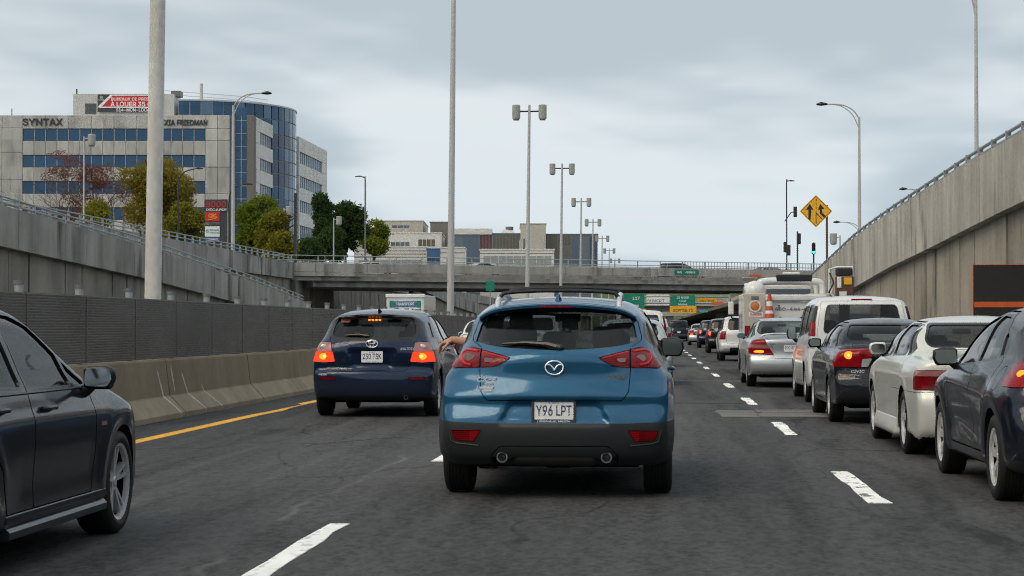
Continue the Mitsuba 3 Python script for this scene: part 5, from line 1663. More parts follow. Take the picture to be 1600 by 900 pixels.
def make_matrix():
    prof = np.vstack([curve([(.14, .24), (.04, .30), (.015, .36), (0, .46), (.005, .60), (.06, .665), (.07, .70), (.05, .78), (.03, .93), (.05, 1.06), (.08, 1.10)], 5), [(.09, 1.115), (.34, 1.40)],
                      curve([(.22, 1.425), (.24, 1.452), (.6, 1.50), (1.2, 1.535), (1.8, 1.54), (2.3, 1.49), (2.8, 1.33), (3.3, 1.08), (3.45, 1.03), (3.9, .92), (4.2, .76), (4.34, .60), (4.36, .42), (4.28, .25)], 5), [(3.9, .21), (.6, .22)]])
    sp = dict(L=4.366, W=1.765, H=1.55, R=.318, axles=(.80, 3.40), firewall=3.2, paint='paint_navy', ymid=.9, prof=prof,
              sect=[(.15, .80), (.28, .85), (.45, .875), (.65, .882), (.85, .875), (.98, .86), (1.08, .835), (1.14, .80), (1.35, .71), (1.48, .64), (1.56, .58)],
              plan_lo=[(0, .06), (.2, .03), (.5, .0), (3.5, 0), (4.0, .06), (4.366, .18)], plan_hi=[(0, .12), (.3, .08), (.8, .03), (1.5, 0), (2.5, .01), (3.3, .07), (4.366, .2)],
              bow_r=lambda Z: .12 + .06 * sst(.6, 1.0, Z), crown=.05, k=lambda Y, Z: .08 + .06 * sst(1.0, 1.25, Z),
              bumps=(flare(.80, .318, .37, .014), flare(3.40, .318, .37, .014), crease(.90, -.04, .012, .05)),
              rear_relief=(lambda X, Z: .03 * (1 - sst(.24 + (Z - .70) * .30, .29 + (Z - .70) * .30, X)) * sst(.70, .73, Z) * sst(.955, .93, Z),
                           lambda X, Z: -.02 * sst(.60, .63, Z) * sst(.70, .66, Z) * (1 - sst(.6, .7, X))))
    c = Car(sp, .03)
    c.window('rear_window', rpoly([(-.60, 1.135), (-.25, 1.12), (.25, 1.12), (.60, 1.135), (.575, 1.30), (.52, 1.395), (-.52, 1.395), (-.575, 1.30)], .06), 'rear', 'glass_light', trim=.05)
    c.window('side_window', rpoly([(1.86, 1.03), (2.95, 1.0), (2.5, 1.30), (2.15, 1.43), (1.90, 1.44)], .03), 'side', 'glass_light')
    c.window('side_window', rpoly([(.98, 1.06), (1.80, 1.03), (1.84, 1.44), (1.35, 1.43), (1.12, 1.36)], .03), 'side', 'glass_light')
    c.window('quarter_window', rpoly([(.62, 1.14), (.88, 1.12), (1.04, 1.35), (.90, 1.33)], .03), 'side')
    c.window('windscreen', rpoly([(-.62, 1.09), (.62, 1.09), (.55, 1.44), (-.55, 1.44)], .06), 'front', 'glass_clear', trim=0)
    top = [(.60, 1.055), (.70, 1.06), (.95, 1.05), (.95, .93), (.575, .93)]
    bot = [(.573, .925), (.95, .925), (.95, .79), (.70, .775), (.535, .785)]
    c.lamp('tail_light', rpoly(top, .015), matr='lamp_pink', proud=.012)
    c.lamp('tail_light', rpoly(bot, .015), matr='lit_lens', proud=.012)
    c.panel('tailgate', rpoly([(-.48, .655), (.48, .655), (.53, .78), (.60, 1.07), (.63, 1.14), (.60, 1.31), (.55, 1.42), (-.55, 1.42), (-.60, 1.31), (-.63, 1.14), (-.60, 1.07), (-.53, .78)], .05), 'rear')
    c.lamp('reflector', rpoly([(.52, .565), (.74, .57), (.74, .53), (.53, .53)], .01), matr='lamp_dark_red')
    c.panel('door', rpoly([(1.84, .36), (2.92, .36), (2.98, .6), (3.0, 1.0), (2.55, 1.31), (2.15, 1.475), (1.83, 1.48)], .04), 'side')
    c.panel('door', rpoly([(1.83, .36), (1.27, .36), (1.16, .66), (.95, .85), (.93, 1.06), (1.1, 1.40), (1.35, 1.47), (1.82, 1.48)], .04), 'side')
    c.region('lower_valance', mprism(rpoly([(-.55, .1), (.60, .1), (.50, .325), (-.50, .325)], .02), -.3, .4, 'y'), 'cladding')
    P = c.build()
    for s_ in (-1, 1):
        P.append(glower(c, s_ * .68, .857, .085, .048, 'lit_orange', .006))
        P.append(glower(c, s_ * .68, .86, .026, .022, 'lit_yellow', .014))
        P.append(glower(c, s_ * .70, .99, .055, .04, 'lamp_clear', .006, 'lamp_optic'))
    for i in range(4): P.append(glower(c, -.075 + i * .05, 1.372, .019, .012, 'lit_orange', .004, 'high_brake_light'))
    y = c.hit(x=-.40, z=1.36)
    P.append(bits('sticker', rot(mv(prism(rpoly([(-.065, -.035), (.065, -.035), (.065, .035), (-.065, .035)], .008), -.002, .002), -.42, y - .012, 1.362), -42, (1, 0, 0), (-.42, y - .012, 1.362)), 'lamp_pink', False))
    P += plate(c, 0, .855, '230 TSK', top='Québec', tilt=4) + [oval(c, 0, 1.035, .082, .052, .010)]
    P += [word_on(c, 'MATRIX', .034, .50, .965, .19, 'letter_sky_chrome'), word_on(c, 'Toyota', .03, -.43, .685, .14, 'letter_white')]
    wp = [(-.05, 0, 1.145), (-.2, 0, 1.165), (-.40, 0, 1.155)]
    wp = np.array([(x, c.hit(x=x, z=z) - .016, z) for x, _, z in wp])
    P.append(bits('rear_wiper', tube(wp, [.022, .020, .010], 8), 'trim_black'))
    zt = c.hit(x=.05, y=.50)
    P.append(bits('aerial', cat([tm(balls([(.05, .5, zt, .03), (.05, .42, zt + .035, .015)], 12)), tube([(.05, .43, zt + .03), (.05, .36, zt + .24)], .005, 6)]), 'trim_black'))
    P += pipe(.48, .285) + under(sp)
    P += mirrors(.80, 2.72, 1.08, .18, .14, shell='paint_navy') + handle(c, 1.98, .93, 'paint_navy') + handle(c, 1.14, .95, 'paint_navy')
    P += seats(sp, (2.1,), top=1.12) + seats(sp, (1.15,), w=.42, xs=(-.4, .4), top=1.02) + dash(sp, 3.0)
    P.append(bits('cabin_mirror', rbox(-.11, .11, 2.45, 2.48, 1.34, 1.41, .012), 'trim_black'))
    P.append(bits('mud_flap', cat([rbox(s_ * .74 - .11, s_ * .74 + .11, .40, .43, .22, .36, .01) for s_ in (-1, 1)]), 'rubber'))
    return c, P


def make_golf():
    prof = np.vstack([curve([(.10, .26), (.02, .40), (0, .55), (.03, .66), (.04, .85), (.06, 1.0), (.10, 1.04)], 5), [(.14, 1.06), (.42, 1.33)],
                      curve([(.34, 1.36), (.40, 1.39), (.8, 1.43), (1.4, 1.452), (1.8, 1.445), (2.15, 1.40), (2.55, 1.22), (2.95, 1.02), (3.1, .985), (3.5, .93), (3.9, .82), (4.12, .70), (4.24, .55), (4.25, .38), (4.16, .22)], 5), [(3.9, .17), (.6, .2)]])
    sp = dict(L=4.268, W=1.80, H=1.46, R=.320, axles=(.775, 3.41), arch=.352, firewall=2.95, paint='paint_graphite', ymid=.9, prof=prof,
              sect=[(.12, .80), (.2, .86), (.28, .885), (.45, .893), (.62, .898), (.74, .900), (.785, .896), (.83, .880), (.90, .862), (.95, .845), (1.0, .82), (1.2, .735), (1.36, .655), (1.48, .59)],
              plan_lo=[(0, .08), (.3, .02), (.7, 0), (3.5, 0), (3.9, .05), (4.268, .22)], plan_hi=[(0, .14), (.3, .09), (.9, .03), (1.5, 0), (2.4, .01), (3.2, .06), (4.268, .26)],
              bow_r=.14, bow_f=.32, crown=.045, k=lambda Y, Z: .07 + .06 * sst(.95, 1.2, Z),
              bumps=(flare(.775, .32, .355, .008, .06), flare(3.41, .32, .355, .010, .06), lambda Y, Z: -.012 * gauss(Z, .45, .13) * sst(1.2, 1.5, Y) * (1 - sst(2.7, 3.0, Y))))
    c = Car(sp, .024)
    c.window('rear_window', rpoly([(-.58, 1.08), (.58, 1.08), (.50, 1.33), (-.50, 1.33)], .06), 'rear')
    c.window('windscreen', rpoly([(-.63, 1.03), (.63, 1.03), (.55, 1.37), (-.55, 1.37)], .06), 'front', 'glass_clear', trim=0)
    c.window('side_window', rpoly([(1.70, .955), (2.50, .945), (2.44, 1.12), (2.17, 1.28), (1.95, 1.335), (1.66, 1.355)], .025), 'side', 'glass_light', trim=.02)
    c.window('quarter_window', rpoly([(2.56, .945), (2.80, .94), (2.50, 1.085)], .01), 'side', 'glass_light', trim=.015)
    c.window('side_window', rpoly([(.86, .985), (1.60, .957), (1.56, 1.358), (1.2, 1.345), (.98, 1.26)], .03), 'side', 'glass_light', trim=.02)
    c.lamp('tail_light', rpoly([(.52, .98), (.95, .98), (.95, .80), (.55, .82)], .02), matr='lamp_red')
    c.lamp('headlight', rpoly([(.45, .70), (.70, .74), (.95, .76), (.95, .62), (.6, .60)], .02), 'front', matr='lamp_clear')
    c.panel('door', rpoly([(1.69, .315), (2.76, .315), (2.82, .55), (2.80, .95), (2.84, .985), (2.5, 1.12), (2.18, 1.32), (1.95, 1.375), (1.655, 1.39)], .03), 'side', .013)
    c.panel('door', rpoly([(1.68, .315), (1.22, .315), (1.14, .55), (.90, .75), (.83, .97), (.97, 1.29), (1.2, 1.38), (1.645, 1.39)], .03), 'side', .013)
    c.region('lower_grille', mprism(rpoly([(-.6, .25), (.6, .25), (.55, .45), (-.55, .45)], .03), 3.9, 4.6, 'y'), 'trim_black')
    P = c.build()
    for s_ in (-1, 1):
        # crease under the belt and the side skirt
        yy = np.linspace(.55, 3.95, 30)
        P.append(bits('side_skirt', cat([prism(rpoly([(s_ * .80, .17), (s_ * .905, .185), (s_ * .91, .225), (s_ * .885, .25), (s_ * .80, .25)], .008), 1.22, 3.02, 'y'), prism(rpoly([(s_ * .84, .262), (s_ * .902, .268), (s_ * .896, .31), (s_ * .84, .31)], .008), 1.2, 3.04, 'y')]), 'paint_graphite', 30))
        x = c.hit(y=3.0, z=.705, side=s_)
        P.append(bits('badge', box(x - .004, x + .004, 2.93, 3.03, .690, .712), 'lamp_pink', False))
        # window-sill strip
        st = np.array([(c.hit(y=y, z=.925, side=s_) + s_ * .002, y, .925) for y in np.linspace(.85, 2.8, 24)])
        P.append(bits('sill_strip', tube(st, .008, 6), 'trim_black'))
    P += mirrors(.865, 2.62, .985, .19, .135, .16, shell='trim_black', arm=.06) + handle(c, 1.93, .835, 'paint_graphite', .22) + handle(c, 1.15, .85, 'paint_graphite', .22)
    P += seats(sp, (1.95,), top=.98) + seats(sp, (1.05,), top=.95) + dash(sp, 2.8, .90)
    P += under(sp) + plate(c, 0, .62, 'K48 RNM', top='Québec')
    return c, P


def make_mazda3():
    prof = np.vstack([curve([(.14, .24), (.03, .36), (0, .52), (.04, .64), (.07, .70), (.05, .82), (.04, .95), (.10, 1.03)], 5), [(.16, 1.06), (.62, 1.33)],
                      curve([(.50, 1.36), (.58, 1.385), (1.0, 1.43), (1.6, 1.458), (2.0, 1.45), (2.4, 1.39), (2.8, 1.22), (3.2, 1.02), (3.35, .98), (3.8, .90), (4.15, .78), (4.4, .60), (4.45, .44), (4.36, .24)], 5), [(4.0, .19), (.6, .21)]])
    sp = dict(L=4.46, W=1.795, H=1.465, R=.318, axles=(.83, 3.53), arch=.362, firewall=3.15, paint='paint_ink', ymid=1.0, prof=prof,
              sect=[(.14, .80), (.24, .86), (.36, .875), (.5, .882), (.66, .893), (.78, .897), (.88, .888), (.96, .862), (1.02, .825), (1.2, .745), (1.36, .66), (1.48, .58)],
              plan_lo=[(0, .09), (.3, .025), (.8, 0), (3.5, 0), (4.0, .05), (4.46, .22)], plan_hi=[(0, .17), (.3, .12), (.9, .04), (1.5, 0), (2.5, .01), (3.3, .07), (4.46, .26)],
              lamp_reach=.5, bow_r=lambda Z: .14 + .14 * sst(.6, 1.0, Z), bow_f=.36, crown=.05, k=lambda Y, Z: .09 + .07 * sst(.95, 1.2, Z),
              bumps=(flare(.83, .318, .365, .022, .10), flare(3.53, .318, .365, .020, .10), lambda Y, Z: .012 * gauss(Z, .80 + .05 * (Y - 2.2), .05) * (1 - sst(3.0, 3.6, Y)) * sst(.9, 1.3, Y),
                     lambda Y, Z: -.022 * gauss(Z, .50, .11) * sst(1.2, 1.6, Y) * (1 - sst(2.8, 3.1, Y)), lambda Y, Z: .014 * gauss(Z, .40 + .12 * (Y - 2.1), .035) * sst(1.5, 1.8, Y) * (1 - sst(2.5, 2.9, Y))))
    c = Car(sp, .025)
    c.window('rear_window', rpoly([(-.56, 1.09), (.56, 1.09), (.48, 1.33), (-.48, 1.33)], .06), 'rear')
    c.window('windscreen', rpoly([(-.62, 1.03), (.62, 1.03), (.55, 1.38), (-.55, 1.38)], .06), 'front', 'glass_clear', trim=0)
    c.window('side_window', rpoly([(1.88, 1.0), (2.88, .965), (2.62, 1.15), (2.32, 1.30), (2.1, 1.352), (1.84, 1.365)], .03), 'side', 'glass_light', trim=.018)
    c.window('side_window', rpoly([(1.14, 1.045), (1.80, 1.004), (1.77, 1.365), (1.45, 1.352), (1.26, 1.30)], .03), 'side', 'glass_light', trim=.018)
    c.window('quarter_window', rpoly([(.88, 1.09), (1.08, 1.055), (1.20, 1.275), (1.06, 1.20)], .03), 'side', 'glass_light', trim=.018)
    c.lamp('tail_light', sg.Polygon(curve([(.35, .955), (.5, .99), (.66, 1.02), (.95, 1.035), (.95, .87), (.72, .85), (.5, .87)], 4, True)), matr='lamp_red', proud=.012)
    c.panel('door', rpoly([(1.86, .33), (2.92, .33), (3.0, .55), (2.98, .97), (2.66, 1.165), (2.34, 1.33), (2.1, 1.385), (1.835, 1.395)], .03), 'side', .013)
    c.panel('door', rpoly([(1.85, .33), (1.34, .33), (1.24, .58), (1.0, .80), (.93, 1.0), (1.0, 1.07), (1.22, 1.30), (1.45, 1.385), (1.825, 1.395)], .03), 'side', .013)
    c.panel('fuel_flap', sg.Point(.72, .90).buffer(.085), 'side', .006, sides=(-1,))
    c.region('lower_valance', mprism(rpoly([(-1, .1), (1, .1), (.9, .33), (-.9, .33)], .02), -.3, .35, 'y'), 'cladding')
    P = c.build()
    for s_ in (-1, 1):
        P.append(glower(c, s_ * .76, .94, .045, .030, 'lit_orange', .008))
        P.append(glower(c, s_ * .66, .95, .05, .035, 'lamp_pink', .010, 'lamp_optic'))
        yy = np.linspace(1.25, 3.05, 20)
        P.append(bits('sill_strip', tube(np.array([(c.hit(y=y, z=.315, side=s_) + s_ * .002, y, .315 + .0) for y in yy]), .009, 6), 'steel_dark'))
    P += mirrors(.84, 2.72, 1.03, .21, .145, .17, shell='trim_black') + handle(c, 2.03, .905, 'paint_ink', .20) + handle(c, 1.22, .935, 'paint_ink', .20)
    P += seats(sp, (2.1,), top=1.0) + seats(sp, (1.2,), top=.98) + dash(sp, 3.0, .90) + under(sp)
    P += plate(c, 0, .80, 'F31 KVB', top='Québec') + [oval(c, 0, .97, .06, .045, inner=False)]
    return c, P


def sedan_prof(L, H, zt, yb, yr, yf, yw, zh=.98, nose=.62, lip=.0, lo=.25):
    return np.vstack([curve([(.14, lo), (.03, lo + .09), (0, .48), (.015, .60), (.05, .655), (.055, .78), (.035, zt - .07), (.06, zt - .005), (.12, zt + lip), (yb * .6, zt + .03), (yb, zt + .05)], 5),
                      curve([(yb + .1, zt + .085), ((yb + yr) / 2 + .05, (zt + H) / 2 + .04), (yr, H - .075), (yr + .35, H - .02), ((yr + yf) / 2 + .1, H), (yf, H - .05), ((yf + yw) / 2, (H + zh) / 2 + .04), (yw, zh + .01), (yw + .2, zh - .03), (L - .75, zh - .10), (L - .3, nose + .12), (L - .04, nose), (L, .44), (L - .09, .25)], 5),
                      [(L - .5, .20), (.6, .22)]])


def make_sedan(paint_, L, W, H, zt, axles, R, geo, lamps, name, h=.03, rearglass='glass_dark', side='glass_light', kit=False, lip=0., gate=(.48, .62), mshell=None, deckw=.56, bump=()):
    yb, yr, yf, yw = geo
    hw = W / 2
    zb = zt - .02
    sp = dict(L=L, W=W, H=H, R=R, axles=axles, arch=R + .045, firewall=yw - .15, paint=paint_, ymid=yr + .5, prof=sedan_prof(L, H, zt, yb, yr, yf, yw, lip=lip, lo=.17 if kit else .25),
              sect=[(.14, hw - (.03 if kit else .09)), (.24, hw - (.012 if kit else .03)), (.40, hw - .012), (.55, hw - .004), (.70, hw), (.82, hw - .008), (zb - .035, hw - .022), (zb + .01, hw - .065), (zb + .05, hw - .088), (1.15, hw - .14), (H - .10, hw - .25), (H + .02, hw - .33)],
              plan_lo=[(0, .05), (.3, .018), (.9, 0), (L - 1.0, 0), (L - .4, .06), (L, .20)], plan_hi=[(0, .14), (.4, .09), (1.1, .05), (1.8, .0), (2.6, .0), (yw, .06), (L, .25)],
              hi=(.8, 1.1), bow_r=.11, bow_f=.32, crown=.045, k=lambda Y, Z: .05 + .06 * sst(.95, 1.2, Z),
              under=.22 if kit else .28,
              bumps=(flare(axles[0], R, R + .03, .008, .05), flare(axles[1], R, R + .03, .008, .05), crease(.80, 0, .007, .03)) + bump)
    c = Car(sp, h)
    gl = sp['plan_hi']
    c.window('rear_window', rpoly([(-hw + .24, zt + .10), (hw - .24, zt + .10), (hw - .345, H - .095), (-hw + .345, H - .095)], .06), 'rear', rearglass, trim=.02)
    c.window('windscreen', rpoly([(-hw + .24, 1.03), (hw - .24, 1.03), (hw - .34, H - .09), (-hw + .34, H - .09)], .06), 'front', 'glass_clear', trim=0)
    b0, b1 = zb + .035, zb - .005
    ymid = (yr + yf) / 2 + .18
    c.window('side_window', rpoly([(ymid + .04, b0 - .01), (yw - .22, b1), (yf + .12, H - .14), (yf - .2, H - .105), (ymid + .03, H - .10)], .03), 'side', side)
    c.window('side_window', rpoly([(ymid - .05, b0 - .01), (yb + .40, b0 + .005), (yr + .18, H - .12), (yr + .35, H - .10), (ymid - .06, H - .10)], .03), 'side', side)
    c.window('quarter_window', rpoly([(yb + .34, b0 + .005), (yb + .17, b0 + .02), (yr + .02, H - .16), (yr + .11, H - .135)], .015), 'side', side)
    for nme, poly, m, pr in lamps: c.lamp(nme, poly, matr=m, proud=pr)
    g0, g1 = gate
    c.panel('boot_lid', rpoly([(-g0, .62), (g0, .62), (g0 + .04, zt - .10), (g1, zt + .06), (-g1, zt + .06), (-g0 - .04, zt - .10)], .04), 'rear')
    c.panel('bumper', rpoly([(-1, .15), (1, .15), (1, .64), (.62, .645), (.5, .605), (-.5, .605), (-.62, .645), (-1, .64)], .01), 'rear')
    c.panel('door', rpoly([(ymid, .30), (yw - .30, .30), (yw - .18, .5), (yw - .14, b1 - .02), (yf + .16, H - .11), (yf - .2, H - .07), (ymid - .01, H - .065)], .03), 'side', .013)
    c.panel('door', rpoly([(ymid - .01, .30), (axles[0] + R + .20, .30), (axles[0] + R + .08, .6), (yb + .28, .80), (yb + .16, b0), (yr + .10, H - .12), (yr + .3, H - .075), (ymid - .02, H - .065)], .03), 'side', .013)
    P = c.build()
    for s_ in (-1, 1):
        st = np.array([(c.hit(y=y, z=.52, side=s_) + s_ * .001, y, .52) for y in np.linspace(axles[0] + R + .1, axles[1] - R - .1, 16)])
        if bump == (): P.append(bits('side_moulding', tube(st, .014, 6), paint_))
    mx = hw - .085
    P += mirrors(mx, yw - .48, zb + .075, .185, .125, .15, shell=mshell or paint_) + handle(c, ymid + .14, zb - .10, mshell or paint_, .18) + handle(c, axles[0] + R + .22, zb - .09, mshell or paint_, .18)
    P += seats(sp, (ymid + .32,), top=H - .40) + seats(sp, (ymid - .60,), top=H - .46) + dash(sp, yw - .3, .9, hw - .2) + under(sp)
    P.append(bits('parcel_shelf', box(-hw + .2, hw - .2, yb - .1, ymid - .72, zt - .05, zt + .01), 'lining', False))
    P.append(bits('cabin_mirror', rbox(-.1, .1, yf + .08, yf + .11, H - .20, H - .14, .012), 'trim_black'))
    return c, P


def make_acura():
    lamps = [('tail_light', rpoly([(.50, .855), (.70, .86), (.95, .855), (.95, .803), (.50, .803)], .012), 'lamp_pink', .012),
             ('tail_light', rpoly([(.50, .798), (.95, .798), (.95, .675), (.54, .67)], .012), 'lamp_dark_red', .012)]
    c, P = make_sedan('paint_pearl', 4.90, 1.786, 1.395, .985, (1.13, 3.877), .322, (1.02, 1.55, 2.95, 3.60), lamps, 'acura', .03, kit=True)
    for s_ in (-1, 1):   # skirts and rear bumper flares
        P.append(bits('side_skirt', tm(balls([(s_ * .82, 1.55, .22, .06), (s_ * .875, 1.62, .20, .045), (s_ * .875, 3.42, .20, .045), (s_ * .82, 3.5, .22, .06), (s_ * .86, 1.6, .32, .03), (s_ * .86, 3.45, .32, .03)], 14)), 'paint_pearl', 40))
    P += plate(c, 0, .82, 'M62 HBD', top='Québec') + pipe(-.5, .25, .05, .04, 'chrome') + pipe(.5, .25, .05, .04, 'chrome')
    return c, P


def make_civic():
    lamps = [('tail_light', rpoly([(.355, .985), (.60, 1.0), (.95, .99), (.95, .76), (.50, .75), (.49, .86), (.36, .87)], .015), 'lamp_red', .012),
             ('reverse_light', rpoly([(.355, .865), (.484, .855), (.495, .752), (.41, .755)], .01), 'lamp_clear', .012)]
    c, P = make_sedan('paint_black', 4.44, 1.715, 1.40, .99, (.95, 3.57), .300, (.80, 1.36, 2.75, 3.35), lamps, 'civic', .03, gate=(.40, .58), mshell='trim_black')
    for s_ in (-1, 1):
        P.append(glower(c, s_ * .655, .905, .058, .052, 'lit_orange', .013))
        P.append(glower(c, s_ * .655, .905, .020, .018, 'lit_yellow', .018))
        P.append(glower(c, s_ * .46, .925, .07, .04, 'lamp_red', .008, 'lamp_optic'))
    P += plate(c, 0, .82, 'T57 QDA', top='Québec') + [word_on(c, 'CIVIC', .036, -.54, .695, .17, 'letter_sky_chrome'), oval(c, 0, .93, .05, .04, inner=False)] + pipe(.45, .25)
    return c, P


def make_camry():
    lamps = [('tail_light', rpoly([(.555, 1.02), (.70, 1.03), (.84, 1.01), (.95, .93), (.95, .915), (.50, .90)], .02), 'lamp_red', .012),
             ('tail_light', rpoly([(.50, .895), (.95, .91), (.95, .83), (.45, .82)], .01), 'lamp_pink', .012),
             ('tail_light', rpoly([(.448, .815), (.95, .825), (.95, .75), (.80, .70), (.36, .685)], .01), 'lamp_red', .012)]
    c, P = make_sedan('paint_silver', 4.81, 1.795, 1.475, 1.03, (1.06, 3.78), .325, (.98, 1.60, 3.0, 3.65), lamps, 'camry', .033, 'glass_light', gate=(.36, .55))
    for s_ in (-1, 1):
        P.append(glower(c, s_ * .63, .755, .15, .032, 'lit_orange', .013))
    sp = np.array([(-.62, .10, 1.055), (-.56, .10, 1.105), (-.3, .08, 1.125), (.3, .08, 1.125), (.56, .10, 1.105), (.62, .10, 1.055)])
    P.append(bits('boot_spoiler', tube(curve(sp, 5), .022, 8), 'paint_silver'))
    P += plate(c, 0, .83, 'R90 WXC', top='Québec') + pipe(.5, .25)
    P += [word_on(c, 'CAMRY', .035, -.40, .91, .15, 'sign_grey'), word_on(c, 'LE', .03, -.42, .865, .06, 'sign_grey')]
    return c, P


def make_van():
    """tall white passenger van"""
    prof = np.vstack([curve([(.12, .28), (.02, .38), (0, .52), (.03, .60), (.03, .9), (.045, 1.2), (.09, 1.5), (.16, 1.70), (.26, 1.765)], 5),
                      curve([(.6, 1.79), (1.4, 1.81), (2.2, 1.79), (2.7, 1.70), (3.2, 1.40), (3.6, 1.14), (3.75, 1.09), (4.1, .98), (4.33, .82), (4.42, .60), (4.40, .40), (4.30, .26)], 5), [(4.0, .22), (.6, .24)]])
    sp = dict(L=4.42, W=1.80, H=1.82, R=.325, axles=(.88, 3.54), arch=.375, firewall=3.4, paint='paint_white', ymid=.7, prof=prof,
              sect=[(.15, .82), (.26, .87), (.45, .893), (.7, .90), (.95, .89), (1.1, .87), (1.25, .845), (1.5, .79), (1.7, .735), (1.84, .68)],
              plan_lo=[(0, .03), (.3, .0), (3.6, 0), (4.1, .06), (4.42, .2)], plan_hi=[(0, .04), (.4, .0), (2.5, 0), (3.3, .07), (4.42, .25)],
              bow_r=.05, bow_f=.3, crown=.05, k=lambda Y, Z: .06 + .05 * sst(1.4, 1.7, Z), bumps=(flare(.88, .325, .38, .012, .07), flare(3.54, .325, .38, .012, .07), lambda Y, Z: -.014 * gauss(Z, .78, .08) * sst(1, 1.4, Y) * (1 - sst(2.9, 3.3, Y))))
    c = Car(sp, .036)
    c.window('rear_window', rpoly([(-.63, 1.17), (.63, 1.17), (.60, 1.45), (.56, 1.63), (-.56, 1.63), (-.60, 1.45)], .06), 'rear', trim=.015)
    c.window('windscreen', rpoly([(-.64, 1.2), (.64, 1.2), (.60, 1.68), (-.60, 1.68)], .06), 'front', 'glass_clear', trim=0)
    c.window('side_window', rpoly([(2.38, 1.12), (3.3, 1.06), (3.05, 1.30), (2.68, 1.58), (2.36, 1.60)], .04), 'side', trim=.03)
    c.window('side_window', rpoly([(1.32, 1.17), (2.28, 1.125), (2.28, 1.61), (1.32, 1.62)], .04), 'side', trim=.03)
    c.window('side_window', rpoly([(.36, 1.22), (1.22, 1.175), (1.22, 1.62), (.42, 1.62)], .05), 'side', trim=.03)
    c.lamp('tail_light', rpoly([(.72, 1.62), (.95, 1.60), (.95, 1.36), (.765, 1.36)], .01), matr='trim_black', proud=.010)
    c.lamp('tail_light', rpoly([(.768, 1.355), (.95, 1.355), (.95, 1.13), (.775, 1.12)], .01), matr='lamp_red', proud=.012)
    c.lamp('tail_light', rpoly([(.776, 1.115), (.95, 1.125), (.95, .93), (.79, .92)], .01), matr='lamp_clear', proud=.012)
    c.panel('tailgate', rpoly([(-.71, .62), (.71, .62), (.735, 1.2), (.66, 1.70), (-.66, 1.70), (-.735, 1.2)], .05), 'rear')
    c.panel('door', rpoly([(2.32, .34), (3.28, .34), (3.34, .6), (3.34, 1.05), (3.08, 1.33), (2.7, 1.63), (2.31, 1.66)], .03), 'side')
    c.panel('door', rpoly([(1.27, .34), (2.31, .34), (2.30, 1.66), (1.26, 1.67)], .03), 'side')
    P = c.build()
    P.append(bits('high_brake_light', box(-.17, .17, c.hit(x=0, z=1.725) - .008, c.hit(x=0, z=1.725) + .02, 1.712, 1.738), 'lamp_dark_red', False))
    P += plate(c, 0, .80, 'E28 JKL', top='Québec')
    for s_ in (-1, 1): P.append(bits('door_track', tube(np.array([(c.hit(y=y, z=1.07, side=s_), y, 1.07) for y in np.linspace(.4, 1.3, 8)]), .012, 6), 'trim_black'))
    P += mirrors(.87, 3.0, 1.16, .17, .24, .16, shell='trim_black') + handle(c, 2.42, .96, 'trim_black') + handle(c, 2.15, .98, 'trim_black')
    P += seats(sp, (2.5,), top=1.2) + seats(sp, (1.5,), top=1.15) + dash(sp, 3.3, 1.05) + under(sp)
    return c, P


